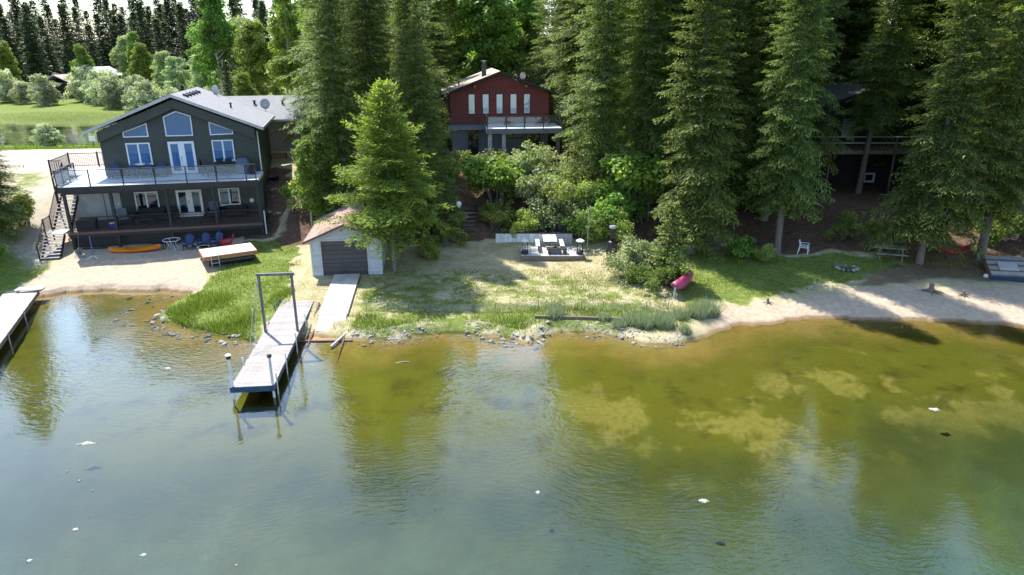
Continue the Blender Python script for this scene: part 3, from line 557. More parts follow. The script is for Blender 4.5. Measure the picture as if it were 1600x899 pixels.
# broad-leaved trees beyond the house and the river
DL = [(DEC[0], -53, 128, 1.1, 'bright green birch standing apart before the skyline spruces'), (DEC[1], -33, 92, 1.15, 'bright green birch right behind the garage wing'),
      (POP[0], -36.5, 100, 1.15, 'big silvery poplar behind the satellite dishes'), (POP[1], -45, 112, 1.1, 'silvery poplar left of the bright birch'), (POP[1], -57, 122, 1., 'silvery round poplar over the house ridge'),
      (POP[0], -64, 132, .8, 'silvery poplar over the left roof slope'), (DEC[2], -26, 84, 1.15, 'tall birch beside the dark spruce clump'), (DEC[0], -22, 100, 1.25, 'tall bright birch behind the spruce clump'),
      (DEC[2], -4.5, 92, 1.35, 'sunlit birch glowing behind the red house'), (DEC[1], -9, 100, 1.45, 'pale sunlit birch left of the red house chimney'), (DEC[0], 34.8, 45.8, 1.4, 'bright green birch at the top right corner'), (DEC[2], 2.5, 98, 1.3, 'birch behind the red house satellite dish'),
      (DEC[0], -46, 120, 1.1, 'bright birch left of the silvery poplars'), (POP[0], -51, 118, .95, 'silvery poplar in front of the lone bright birch'), (POP[1], -40, 106, 1.15, 'broad silvery poplar left of the dishes'), (DEC[1], -71, 138, .95, 'birch above the left eave of the dark house'), (POP[0], -78, 146, 1., 'silvery poplar right of the far building'), (DEC[1], -106, 150, 1., 'round green tree left of the far building'),
      (DEC[2], -29, 96, 1.3, 'tall birch left of the spruce clump'), (POP[1], -58, 135, 1.1, 'silvery poplar behind the round poplar'), (DEC[2], -38, 120, 1.2, 'slim tall birch among the poplars'), (DEC[0], -17, 108, 1.3, 'birch crown showing through the spruce clump'),
      (DEC[1], -2.6, 80, 1.5, 'light green birch just behind the red house ridge'), (DEC[0], .8, 87, 1.4, 'light green birch right of the red house ridge'), (DEC[2], -6.5, 82, 1.4, 'slim light birch left of the red house roof'), (DEC[0], -18.5, 76, 1.3, 'bright birch left above the spruce clump'), (DEC[2], -21.5, 82, 1.3, 'slim bright birch above the garage wing'), (DEC[0], -40, 98, 1.35, 'broad bright birch beyond the garage wing'),
      (DEC[2], -14.1, 46.9, .5, 'slim young birch just left of the boathouse roof'), (DEC[2], -13.4, 48.4, .6, 'slim young birch at the foot of the spruce clump'), (DEC[2], -14.9, 49.6, .52, 'slim young birch nearest the dug slope of the dark house'),
      (DEC[1], -31, 82, .62, 'small bright birch behind the garage roof'), (DEC[2], -73, 140, .9, 'birch beyond the far dark building'), (DEC[0], -85, 142, .8, 'dark green round tree beside the far building')]
for i, (p, x, y, s, lb) in enumerate(DL): tree('broadleaf_tree', p, x, y, s, i * 71, lb, 'broad-leaved trees beyond the houses')
WL = [(-88, 133, 1.), (-72, 127, 1.2), (-101, 142, 1.1), (-95, 138, .9), (-84, 140, 1.2), (-79, 136, 1.3), (-75, 132, 1.1), (-68, 128, 1.2), (-62, 120, 1.1), (-108, 140, 1.2), (-55, 114, 1.1), (-49, 110, 1.2), (-43, 103, 1.), (-66, 124, .9)]
for i, (x, y, s) in enumerate(WL): tree('willow_shrub', WIL[i % 2], x, y, s, i * 49, 'pale willow shrub on the far bank of the river', 'willows on the far river bank', 'shrub', ('stem', 'foliage'))
tree('willow_shrub', WIL[1], -53.5, 79.5, .6, 10, 'low pale willow at the near edge of the river', None, 'shrub', ('stem', 'foliage'))
tree('young_spruce', SPF[2], -50, 107, .36, 10, 'small bright conical spruce beyond the house ridge', sq=1.5); tree('young_spruce', SPF[0], -31.6, 79, .42, 50, 'slim bright conical spruce behind the satellite dishes', sq=1.25)
# shrubs on the bank
BL = [(BPAL[0], 1.0, 52.6, 1.6, 'pale tall shrub midway up the bank under the red house'), (BSH[0], 4.6, 50.4, 1.7, 'big green shrub midway up the bank left of the red house spruce'), (BPAL[1], 2.9, 54.6, 1.6, 'upper pale shrub right below the red house deck posts'), (BSH[1], 5.8, 48.8, 1.6, 'green shrub between pale shrubs and stove shrubs'), (BSH[0], -1.6, 53.6, 1.5, 'shrub right of the upper stairs'), (BSH[1], -5.2, 52, 1.6, 'shaded shrub left of the upper stairs'), (BBR[1], 3.0, 50.6, 1.5, 'light green shrub in the middle of the bank'),
      (BBR[0], -.9, 50.9, 1.7, 'bright green leafy shrub under the red house deck, beside the stairs'), (BPAL[0], 1.7, 49.3, 1.6, 'pale olive shrub behind the retaining wall'), (BPAL[1], 3.5, 48.4, 1.5, 'pale flowering shrub over the right end of the retaining wall'),
      (BSH[0], -1.4, 48.4, 1.0, 'green shrub right of the lower stairs'), (BSH[1], .8, 47.6, .9, 'low green shrub behind the left part of the retaining wall'), (BSH[0], 7.2, 46.6, 1.25, 'dark green shrub behind the black stove'), (BBR[1], 8.3, 48.6, 1.9, 'bright leafy shrub up the bank behind the stove'),
      (BSH[1], 5.2, 47.2, 1.0, 'green shrub between the retaining wall and the stove'), (BSH[0], 3.4, 51.8, 1.1, 'green shrub high on the bank below the red house'), (BBR[0], 9.8, 49.6, 2.1, 'tall light green shrub left of the sunlit spruce'),
      (BSH[1], -4.6, 45.9, .85, 'dark low shrub below the globe lamp'), (BSH[0], -6.1, 44.2, .8, 'dark shrub behind the larch trunk'), (BSH[0], -5.0, 48.2, .95, 'shaded shrub left of the stairs behind the lamp'),
      (BBR[1], -13.2, 47.2, 1.3, 'tall leafy shrub at the foot of the spruce clump'), (BBR[1], -14.6, 51.4, 1.6, 'highest leafy shrub along the dug slope'),
      (BPAL[1], 7.35, 40.1, 1.2, 'round grey-green willow bush left of the young spruce'), (BPAL[0], 8.25, 40.3, .8, 'pale bush between round willow bush and young spruce'), (BSH[1], 9.1, 38.6, 1.05, 'green leafy bush touching the pink canoe'), (BSH[0], 8.0, 38.9, .62, 'low front bush of the clump by the canoe'),
      (BBR[1], 15.2, 42.6, .8, 'low green shrub in the shade near the white chair'), (BSH[1], 16.4, 42.2, .6, 'small shaded shrub left of the chair spruce'), (BSH[1], 22.8, 45.6, .9, 'dry shrub on the bare bank behind the fire ring'), (BSH[0], 27.9, 45.2, 1.0, 'shaded shrub behind the hammock'),
      (BSH[0], 32.9, 45.5, 1.2, 'shaded shrub above the old raft'), (BBR[0], -33.0, 40.6, .8, 'leafy shrub at the left edge near the pale dock'), (BSH[1], -35, 47.8, 1.1, 'leafy shrub under the left edge spruce'), (BSH[1], 24.3, 44.6, .8, 'shrub behind the grey picnic table')]
for i, (p, x, y, s, lb) in enumerate(BL): tree('leafy_shrub', p, x, y, s, i * 83, lb, 'shrubs on the bank', 'shrub', ('stem', 'foliage'))

# ---------------------------------------------------------------- grass, reeds
M_grass = leafmat('grass_blades', (.09, .14, .025), (.27, .32, .07), .35, 0, 0)
M_drygrass = leafmat('dry_grass_blades', (.27, .25, .1), (.5, .46, .22), .3, 0, 0)
M_reed = leafmat('reed_blades', (.12, .17, .1), (.42, .46, .36), .3, 0, 0)
def blades(g, x, y, hgt, wid, bend=.4):
    n = len(x); z = ground_z(x, y); a = g.uniform(0, 6.283, n); b = g.uniform(0, 6.283, n); h = hgt * g.uniform(.5, 1.25, n); w_ = wid * g.uniform(.6, 1.3, n)
    c = np.stack([x, y, z - .01], -1); s = np.stack([np.cos(a), np.sin(a), 0 * a], -1) * w_[:, None] * .5; l = np.stack([np.cos(b), np.sin(b), 0 * b], -1) * (h * bend * g.uniform(.1, 1., n))[:, None]
    tip = c + l; tip[:, 2] += h; t = np.clip(g.normal(.45, .28, n), 0, 1)
    return np.stack([c - s, c + s, tip], 1).reshape(-1, 3), np.stack([t * .6, t * .6, t], 1).ravel()
def grow(name, label, cat, n, box, mask, hgt, wid, mat, seed, bend=.4):
    g = np.random.default_rng(seed); x = g.uniform(box[0], box[1], n); y = g.uniform(box[2], box[3], n); k = g.random(n) < mask(x, y); x, y = x[k], y[k]
    V, T = blades(g, x, y, hgt(x, y) if callable(hgt) else hgt, wid, bend); me_ = fastmesh(name, V, 3, mat, T); return tag(link(me_, name), label, cat, None, 'stuff')
def gmask(x, y):
    c = cover(x, y); s = shore_dist(x, y); return np.where(s > .25, np.clip(c[:, 0] * (1 - c[:, 1]) * (1 - c[:, 2]) * (1 - c[:, 3]), 0, 1) ** .7 * np.clip(.55 + .9 * vnoise(x, y, .8, 31), 0, 1), 0)
grow('grass', 'green grass blades over lawn, spit and shaded shore', None, 260000, (-36, 36, 32, 47), gmask, lambda x, y: .11 + .05 * vnoise(x, y, .5, 33), .035, M_grass, 41)
grow('tall_grass', 'tall rank grass on the spit beside the dock', None, 42000, (-20, -12.5, 31.5, 40), lambda x, y: gmask(x, y) * np.clip(vnoise(x, y, .45, 35) * 1.4 + .6 + (36 - y) * .12, 0, 1) * (shore_dist(x, y) > .2) * (np.abs((x + 12.9) + (36 - y) * .12 - 1.7) > 1.3), lambda x, y: .34 + .12 * vnoise(x, y, .6, 34), .04, M_grass, 42)
def edge(x, y): s = shore_dist(x, y); return ((s > .9) & (s < 2.6) & (x > -8.3) & (x < 9.6)) * np.clip(.35 + .9 * vnoise(x, y, .6, 36), 0, 1)
grow('bank_grass', 'coarse green grass along the cut bank of the lawn', None, 30000, (-8.5, 10, 31, 36), edge, .26, .035, M_grass, 43)
grow('dry_grass', 'short straw coloured grass of the dry lawn', None, 160000, (-13, 12, 33, 46.5), lambda x, y: np.where(shore_dist(x, y) > 1.2, (1 - cover(x, y)[:, 2]) * np.clip(.6 + .6 * vnoise(x, y, .9, 37), 0, 1), 0), .06, .03, M_drygrass, 44)
grow('lawn_grass', 'rough grass between the road and the river', None, 30000, (-120, -38, 70, 88), lambda x, y: gmask(x, y), .3, .12, M_grass, 45)
def reed_clump(x, y, r, n, h, lb):
    g = np.random.default_rng(int(abs(x * 131 + y * 17))); a = g.uniform(0, 6.283, n); q = r * np.sqrt(g.uniform(0, 1, n)); V, T = blades(g, x + np.cos(a) * q, y + np.sin(a) * q, h, .028, .75)
    V = V - np.tile(np.array((x, y, 0)), (len(V), 1)); return tag(link(fastmesh('reed_tuft', V, 3, M_reed, T), 'reed_tuft', None, (x, y, 0)), lb, 'reeds', 'grey-green reed tufts at the lawn corner')
for x, y, r, n, h, lb in [(10.7, 34.6, .55, 900, .75, 'rightmost grey-green reed tuft where the beach begins'), (10.0, 34.2, .5, 800, .7, 'grey-green reed tuft second from the beach'), (9.1, 34.0, .45, 500, .5, 'low reed tuft left of the two beach tufts'), (7.9, 32.9, .5, 900, .75, 'big reed tuft nearest the water below the canoe'),
        (6.9, 32.9, .5, 800, .7, 'reed tuft left of the big water edge tuft'), (6.2, 33.2, .4, 500, .6, 'reed tuft at the end of the wire fence'), (8.9, 32.3, .3, 300, .45, 'small lone reed tuft on wet sand'), (2.3, 34.0, .45, 600, .6, 'reed tuft in the middle of the cut bank'), (4.9, 33.7, .35, 350, .45, 'small reed tuft right of the middle of the cut bank'), (5.6, 32.9, .4, 450, .45, 'pale reed tuft lying over the rubble shore')]:
    reed_clump(x, y, r, n, h, lb)
def gravel(n, boxes, lo, hi, smin, smax, lb):
    g = np.random.default_rng(5); p = (1 + 5 ** .5) / 2; V = []
    bx, by = [], []
    for q in boxes: m = n // len(boxes); bx.append(g.uniform(q[0], q[1], m)); by.append(g.uniform(q[2], q[3], m))
    x = np.concatenate(bx); y = np.concatenate(by); s = shore_dist(x, y); k = (s > lo) & (s < hi) & (g.random(len(x)) < .5 + .6 * vnoise(x, y, .9, 51)); x, y = x[k], y[k]; z = ground_z(x, y)
    o = np.array([(1, 0, 0), (0, 1, 0), (-1, 0, 0), (0, -1, 0), (0, 0, 1), (0, 0, -1)], float); f = np.array([(0, 1, 4), (1, 2, 4), (2, 3, 4), (3, 0, 4), (1, 0, 5), (2, 1, 5), (3, 2, 5), (0, 3, 5)])
    m = len(x); sc = g.uniform(smin, smax, (m, 1, 1)) * g.uniform(.6, 1.3, (m, 6, 1)); v = o[None] * sc * np.array((1.2, .9, .6)); a = g.uniform(0, 6.28, m); ca, sa = np.cos(a)[:, None], np.sin(a)[:, None]
    v = np.stack([v[..., 0] * ca - v[..., 1] * sa, v[..., 0] * sa + v[..., 1] * ca, v[..., 2]], -1) + np.stack([x, y, z + .005], -1)[:, None, :]
    return tag(link(fastmesh('shore_gravel', v[:, f].reshape(-1, 3), 3, stone_mat), 'shore_gravel'), lb, None, None, 'stuff')
gravel(6500, [(-20, -12.4, 31, 36.5), (-2.8, 2.2, 30.4, 33.6), (2.4, 8.8, 31, 33.6), (-9, -3, 30.8, 33)], -.7, .9, .02, .06, 'loose gravel and rubble along the water edge')
# stones of the shore, pieces of the ground
def stone_mesh(seed):
    g = np.random.default_rng(seed); p = (1 + 5 ** .5) / 2
    v = np.array([(-1, p, 0), (1, p, 0), (-1, -p, 0), (1, -p, 0), (0, -1, p), (0, 1, p), (0, -1, -p), (0, 1, -p), (p, 0, -1), (p, 0, 1), (-p, 0, -1), (-p, 0, 1)]) / 1.9
    v = v * g.uniform(.7, 1.25, (12, 1)) * np.array((1.15, .85, .6)); f = [(0, 11, 5), (0, 5, 1), (0, 1, 7), (0, 7, 10), (0, 10, 11), (1, 5, 9), (5, 11, 4), (11, 10, 2), (10, 7, 6), (7, 1, 8), (3, 9, 4), (3, 4, 2), (3, 2, 6), (3, 6, 8), (3, 8, 9), (4, 9, 5), (2, 4, 11), (6, 2, 10), (8, 6, 7), (9, 8, 1)]
    m = bpy.data.meshes.new('stone'); m.from_pydata(v.tolist(), [], f); m.materials.append(stone_mat); return m
STN = [stone_mesh(500 + i) for i in range(6)]
g = np.random.default_rng(77); cnt = 0
def stones(n, box, lo, hi, smin, smax):
    global cnt
    k = 0
    while k < n:
        x, y = g.uniform(box[0], box[1]), g.uniform(box[2], box[3]); s = float(shore_dist(np.array([x]), np.array([y]))[0])
        if not lo < s < hi: continue
        o = link(STN[cnt % 6], 'stone', ground, (x, y, gz(x, y) + .01)); sc = g.uniform(smin, smax); o.scale = (sc, sc, sc * g.uniform(.6, 1)); o.rotation_euler = (g.normal(0, .2), g.normal(0, .2), g.uniform(0, 6.28)); cnt += 1; k += 1
stones(70, (-20, -12.6, 31.2, 36), -.9, .55, .05, .2); stones(45, (-2.6, 2, 30.5, 33.4), -.6, .9, .05, .17); stones(30, (2.6, 8.6, 31, 33.2), -.4, .8, .04, .14); stones(18, (-24, -17, 34, 39), -3.2, -.2, .07, .2)
stones(26, (-8.5, -3, 30.8, 33), -.3, .8, .04, .14); stones(14, (-19.6, -17.7, 48, 56), 5, 30, .1, .3); stones(8, (-13, -9, 28, 32), -2.5, 0, .07, .16)
# ---------------------------------------------------------------- buildings
def siding(parent, x0f, z0, z1, y, holes, mat, row=.2, proud=.03, name='siding_board', face=-1):
    "lap boards on a wall facing -y, one object per board; x0f(z) gives the ends; holes are (x0,x1,z0,z1)"
    z = z0
    while z < z1 - .02:
        zt = min(z + row, z1); zm = (z + zt) / 2; a, b = x0f(zm); cuts = sorted((h[0], h[1]) for h in holes if h[2] < zm < h[3]); segs = []; s = a
        for c0, c1 in cuts:
            if c0 > s: segs.append((s, min(c0, b)))
            s = max(s, c1)
        if s < b: segs.append((s, b))
        for p, q in segs:
            if q - p > .03: MB().add([(p, y - proud, z), (q, y - proud, z), (q, y, z), (p, y, z), (p, y - .008, zt), (q, y - .008, zt), (q, y, zt), (p, y, zt)],
                [(0, 3, 2, 1), (4, 5, 6, 7), (0, 1, 5, 4), (1, 2, 6, 5), (2, 3, 7, 6), (3, 0, 4, 7)]).build(name, mat, parent)
        z = zt
def frame_poly(pts, y, w, d):
    "frame of width w round a polygon (x,z), standing d proud of y"
    P = np.array(pts, float); n = len(P); I = []
    for i in range(n):
        a, b, c = P[i - 1], P[i], P[(i + 1) % n]; e1 = unit(b - a); e2 = unit(c - b); n1 = np.array((-e1[1], e1[0])); n2 = np.array((-e2[1], e2[0])); m = unit(n1 + n2); I.append(b + m * w / max(m @ n1, .3))
    I = np.array(I); mb = MB()
    for i in range(n):
        j = (i + 1) % n; q = [P[i], P[j], I[j], I[i]]
        mb.add([(p[0], y - d, p[1]) for p in q] + [(p[0], y, p[1]) for p in q], [(0, 1, 2, 3), (7, 6, 5, 4), (0, 4, 5, 1), (1, 5, 6, 2), (2, 6, 7, 3), (3, 7, 4, 0)])
    return mb, I
def pane_poly(I, y, mat, parent): n = len(I); return MB().add([(p[0], y, p[1]) for p in I] + [(p[0], y + .012, p[1]) for p in I], [tuple(range(n)), tuple(range(2 * n - 1, n - 1, -1))]).build('pane', mat, parent)
def window(parent, x0, x1, z0, z1, y, mat_f, glass, split=1, w=.09, sill=True, mull=.12, name='window', rail=False):
    mb, I = frame_poly([(x0, z0), (x1, z0), (x1, z1), (x0, z1)], y, w, .06); ix0, iz0 = I[0]; ix1, iz1 = I[2]; step = (ix1 - ix0) / split
    for k in range(1, split): mb.box(ix0 + step * k - mull / 2, ix0 + step * k + mull / 2, y - .052, y, iz0, iz1)
    f = mb.build(name, mat_f, parent)
    for k in range(split):
        a = ix0 + step * k + (mull / 2 if k else 0); b = ix0 + step * (k + 1) - (mull / 2 if k < split - 1 else 0)
        pane_poly([(a, iz0), (b, iz0), (b, iz1), (a, iz1)], y - .02, glass, f)
    if sill: MB().box(x0 - .04, x1 + .04, y - .1, y - .062, z0 - .05, z0 - .003).build('sill', mat_f, f)
    return f
def gable_roof(parent, x0, xm, x1, ze, zp, y0, y1, th, mat, fas, name='roof', ze2=None):
    ze2 = ze if ze2 is None else ze2
    r = MB(); r.add([(x0, y0, ze), (xm, y0, zp), (xm, y1, zp), (x0, y1, ze)], [(0, 1, 2, 3)]); r.add([(xm, y0, zp), (x1, y0, ze2), (x1, y1, ze2), (xm, y1, zp)], [(0, 1, 2, 3)])
    r.add([(x0, y0, ze - th), (xm, y0, zp - th), (xm, y1, zp - th), (x0, y1, ze - th)], [(3, 2, 1, 0)]); r.add([(xm, y0, zp - th), (x1, y0, ze2 - th), (x1, y1, ze2 - th), (xm, y1, zp - th)], [(3, 2, 1, 0)])
    o = r.build(name, mat, parent, uv=lambda c: (c[1], math.hypot(c[0] - xm, c[2] - zp)))
    f = MB(); t = .035
    for ya, yb in ((y0 - t, y0), (y1, y1 + t)):
        f.prism([(x0, ze - th), (xm, zp - th), (xm, zp + .012), (x0, ze + .012)], ya, yb); f.prism([(xm, zp - th), (x1, ze2 - th), (x1, ze2 + .012), (xm, zp + .012)], ya, yb)
    f.box(x0 - t, x0, y0, y1, ze - th, ze + .01); f.box(x1, x1 + t, y0, y1, ze2 - th, ze2 + .01)
    f.build('fascia', fas, o); return o
def baluster_rail(parent, a, b, z, h, mat, sp=.125, name='railing', balus=True, size=.022):
    "railing between two plan points with balusters as sub-parts"
    a = np.array(a, float); b = np.array(b, float); L = np.linalg.norm(b - a); mb = MB()
    mb.beam((*a, z + h), (*b, z + h), .07, .045); mb.beam((*a, z + .1), (*b, z + .1), .045, .04)
    r = mb.build(name, mat, parent)
    if balus:
        n = int(L / sp); src = None
        for i in range(1, n):
            p = a + (b - a) * i / n
            if src is None: src = MB().box(-size / 2, size / 2, -size / 2, size / 2, z + .12, z + h - .025).build('baluster', mat, r); src.location = (p[0], p[1], 0)
            else: inst(src, r, (p[0], p[1], 0))
    return r
def stairs(parent, x0, x1, ya, za, yb, zb, n, mat, smat, name='stair_tread', th=.045, depth=.28):
    for i in range(n):
        f = (i + .5) / n; y = ya + (yb - ya) * f; z = za + (zb - za) * (i + 1) / n; MB().cham(x0, x1, y - depth / 2, y + depth / 2, z - th, z, .008).build(name, mat, parent)
    mb = MB()
    for x in (x0 + .02, x1 - .02): mb.beam((x, ya, za - .12), (x, yb, zb - .12), .05, .25)
    return mb.build('stringer', smat, parent)

def lake_house():
    H = thing('lake_house', 'two storey dark lake house with glass railed deck and grey gable roof', 'house', (-30.3, 45.3, 0), 13.5)
    W0, W1, yw, yb = 1.9, 12.4, 3.6, 12.6; xm = 7.15; pitch = (10.95 - 8.52) / 5.95
    rz = lambda x: 10.62 - abs(x - xm) * pitch
    wl = MB(); wl.prism([(W0, .3), (W1, .3), (W1, rz(W1)), (xm, rz(xm)), (W0, rz(W0))], yw, yb); wl.build('wall', siding_dark, H)
    holes = [(3.5, 5.1, 6.05, 7.6), (6.3, 8.07, 5.3, 7.62), (9.27, 10.77, 6.12, 7.65), (3.46, 5.05, 2.68, 4.05), (6.28, 8.05, 2.1, 4.08), (9.25, 10.74, 2.78, 4.1)]
    tri_l = [(3.45, 8.0), (5.12, 8.0), (5.12, 8.98), (3.45, 8.38)]; tri_r = [(9.25, 8.0), (10.86, 8.04), (10.86, 8.36), (9.25, 8.98)]; peak = [(6.26, 8.0), (8.1, 8.0), (8.13, 9.42), (7.17, 9.78), (6.26, 9.4)]
    ends = lambda z: (max(W0, xm - (10.6 - z) / pitch), min(W1, xm + (10.6 - z) / pitch))
    hb = holes + [(3.45, 5.12, 8.0, 8.7), (9.25, 10.86, 8.0, 8.7), (6.26, 8.13, 8.0, 9.6)]
    siding(H, ends, 2.12, 5.0, yw, hb, siding_dark); siding(H, ends, 5.3, 10.5, yw, hb, siding_dark)
    z = 1.2
    while z < 8.3:                                                    # right side wall
        MB().add([(W1 + .03, yw, z), (W1 + .03, yb, z), (W1, yb, z), (W1, yw, z), (W1 + .008, yw, z + .2), (W1 + .008, yb, z + .2), (W1, yb, z + .2), (W1, yw, z + .2)],
            [(0, 1, 5, 4), (4, 5, 6, 7), (0, 3, 2, 1), (2, 3, 7, 6), (1, 2, 6, 5), (3, 0, 4, 7)]).build('siding_board', siding_dark, H); z += .2
    MB().box(W1 - .1, W1 + .042, yw - .042, yw + .1, 1., 8.35).build('corner_board', siding_dark, H); MB().box(W0 - .042, W0 + .1, yw - .042, yw + .1, 5.3, 8.35).build('corner_board', siding_dark, H)
    # band that follows the gable, proud of the wall
    g_ = MB()
    for s in (-1, 1):
        a = (xm, 10.6); b = (xm + s * 5.25, 10.6 - 5.25 * pitch); q = [a, b, (b[0], b[1] - .75), (a[0], a[1] - .62)]
        g_.prism(q if s < 0 else q[::-1], yw - .5, yw - .05)
    g_.build('gable_band', siding_dark, H)
    for z0, z1, (x0, x1), gl in ((6.05, 7.6, (3.5, 5.1), glass_painted_sky), (6.12, 7.65, (9.27, 10.77), glass_painted_sky), (2.68, 4.05, (3.46, 5.05), glass_dark), (2.78, 4.1, (9.25, 10.74), glass_dark)):
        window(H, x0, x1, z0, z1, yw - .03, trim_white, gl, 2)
    for pts in (tri_l, tri_r, peak):
        mb, I = frame_poly(pts, yw - .03, .075, .06); f = mb.build('window', trim_white, H); pane_poly(I, yw - .055, glass_painted_sky, f)
    for z0, z1, gl in ((5.3, 7.62, glass_painted_sky), (2.12, 4.08, glass_dark)):
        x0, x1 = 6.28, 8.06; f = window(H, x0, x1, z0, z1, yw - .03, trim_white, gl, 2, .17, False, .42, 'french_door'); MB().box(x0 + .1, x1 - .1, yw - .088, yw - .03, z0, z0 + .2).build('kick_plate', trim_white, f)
        k = MB()
        for zz in (.95, 1.12): k.box(7.08, 7.13, yw - .14, yw - .08, z0 + zz, z0 + zz + .06)
        k.build('handle', black_metal, f)
    MB().box(6.3, 8.05, yw - .45, yw - .1, 2.12, 2.24).build('door_step', trim_white, H)
    # roof
    ro = gable_roof(H, xm - 6.0, xm, xm + 5.9, 10.98 - 6.0 * pitch, 10.98, 2.75, 12.9, .2, roof_grey, fascia_grey, ze2=10.98 - 5.9 * pitch)
    for i in range(5):
        y = 4.6 + i * 1.15; x = xm + .62; z = 10.98 - .62 * pitch; MB().add([(x - .14, y - .22, z + .065), (x + .2, y - .22, z - .06), (x + .2, y + .22, z - .06), (x - .14, y + .22, z + .065), (x - .14, y - .2, z + .19), (x + .2, y - .2, z + .1), (x + .2, y + .2, z + .1), (x - .14, y + .2, z + .19)],
            [(0, 1, 5, 4), (1, 2, 6, 5), (2, 3, 7, 6), (3, 0, 4, 7), (4, 5, 6, 7), (0, 3, 2, 1)]).build('roof_vent', black_metal, ro)
    MB().lathe([(.07, 0), (.07, .42), (.1, .42), (.1, .5)], 10, (10.4, 7.2, 9.55)).build('vent_pipe', black_metal, ro)
    # upper deck
    MB().box(-.12, 12.62, -.02, yw - .05, 5.0, 5.24).add([], []).build('upper_deck', deck_white, H)
    MB().box(-.16, 12.66, -.08, -.025, 4.82, 5.2).box(-.18, -.125, -.02, 9, 4.82, 5.2).box(.05, 12.4, .1, .3, 4.68, 4.99).box(.05, 12.5, .32, yw - .1, 4.9, 4.99).build('deck_fascia', dark_timber, H)
    px = [-.12, 1.9, 3.95, 5.95, 7.95, 9.9, 11.85, 12.5]; rl = MB(); rl.box(-.16, 12.54, -.06, .02, 6.3, 6.35); rl.box(-.16, 12.54, -.045, .005, 5.36, 5.4)
    rl = rl.build('glass_railing', black_metal, H)
    for x in px: MB().box(x - .035, x + .035, -.06, .02, 5.2, 6.32).build('rail_post', black_metal, rl)
    for a, b in zip(px[:-2], px[1:-1]): MB().box(a + .07, b - .07, -.026, -.014, 5.42, 6.28).build('glass_panel', rail_glass, rl)
    for i in range(5): MB().box(11.95 + i * .11, 11.97 + i * .11, -.03, -.01, 5.4, 6.3).build('baluster', black_metal, rl)
    s_ = MB(); s_.box(-.15, -.09, -.02, 3.6, 6.3, 6.35); s_.box(-.145, -.095, -.02, 3.6, 5.36, 5.4); s_ = s_.build('side_railing', black_metal, H)
    for y in (1.2, 2.4, 3.6): MB().box(-.155, -.085, y - .035, y + .035, 5.2, 6.32).build('rail_post', black_metal, s_)
    for a, b in ((.05, 1.15), (1.25, 2.35)): MB().box(-.126, -.114, a, b, 5.42, 6.28).build('glass_panel', rail_glass, s_)
    for i in range(9): MB().box(-.13, -.11, 2.5 + i * .12, 2.52 + i * .12, 5.4, 6.3).build('baluster', black_metal, s_)
    # side deck with its own railing
    MB().box(-2.3, 1.85, 5.2, 9.1, 5.0, 5.235).box(-.12, 1.85, yw - .04, 5.19, 5.0, 5.236).build('side_deck', deck_white, H)
    baluster_rail(H, (-2.25, 9.05), (1.8, 9.05), 5.23, 1.05, dark_timber, .13); baluster_rail(H, (-2.25, 5.25), (-2.25, 9.0), 5.23, 1.05, dark_timber, .13); baluster_rail(H, (-2.2, 5.25), (-1.5, 5.25), 5.23, 1.05, dark_timber, .13)
    for x, y in ((-2.25, 5.25), (-2.25, 9.05), (-.2, 9.05), (1.8, 9.05)): MB().box(x - .05, x + .05, y - .05, y + .05, 2. if x < 1 else 4., 6.38).build('deck_post', dark_timber, H)
    # posts, lower deck
    for x in (.12, 2.95, 6.45, 9.5, 12.5): MB().box(x - .09, x + .09, .06, .24, .4, 4.83).build('deck_post', dark_timber, H)
    MB().box(0, 12.6, .02, .07, 1.72, 2.0).box(0, .05, .08, yw, 1.72, 2.0).box(12.55, 12.6, .08, yw, 1.72, 2.0).box(.1, 12.5, .4, .5, 1.72, 2.05).box(.1, 12.5, 2., 2.1, 1.72, 2.05).build('lower_deck', dark_timber, H)
    n = 24
    for i in range(n): MB().cham(.0, 12.6, .02 + i * .149, .155 + i * .149, 2.06, 2.1, .006).build('deck_board', brown_board, H)
    MB().box(.1, 12.5, .55, .6, .4, 1.7).box(.6, 2.2, .06, .1, .75, .95).build('skirt', dark_timber, H)
    MB().box(0, 12.6, -.03, .015, 1.93, 2.08).build('rim_board', brown_board, H)
    for a, b in ((.22, 2.85), (3.05, 6.35), (6.55, 9.4), (9.6, 12.4)): baluster_rail(H, (a, .12), (b, .12), 2.1, .98, dark_timber, .125)
    # pale storage wall below the side deck
    sw = MB().box(-.55, 1.36, yw + .02, yw + .12, 2.0, 4.95).box(1.45, 1.89, yw - .02, yw + .1, 2., 4.95).box(1.45, 2.5, yw - .06, yw - .032, 2.12, 4.6).build('storage_wall', grey_wall, H)
    MB().box(2.3, 2.38, yw - .12, yw - .06, 3.2, 3.35).build('handle', trim_white, sw)
    # outside stairs
    MB().box(-1.45, -.2, -.05, 1.15, 2.05, 2.15).build('stair_landing', weathered_l, H)
    stairs(H, -1.4, -.25, -1.75, .72, -.05, 2.12, 8, weathered_l, dark_timber); stairs(H, -1.4, -.25, 1.15, 2.12, 5.2, 5.2, 15, weathered_l, dark_timber)
    hr = MB()
    for x in (-1.42,):
        hr.beam((x, -1.75, 1.75), (x, -.05, 3.1), .05, .05); hr.beam((x, -.05, 3.1), (x, 1.15, 3.1), .05); hr.beam((x, 1.15, 3.1), (x, 5.2, 6.2), .05)
        for y, z in ((-1.75, .7), (-.05, 2.1), (1.15, 2.1), (3.2, 3.7), (5.2, 5.1)): hr.box(x - .04, x + .04, y - .04, y + .04, z - (.8 if y > -1 else .2), z + 1.06)
        for i in range(12): y = -1.65 + i * .135; hr.box(x - .01, x + .01, y, y + .02, .8 + (y + 1.75) * .82, 1.74 + (y + 1.75) * .8)
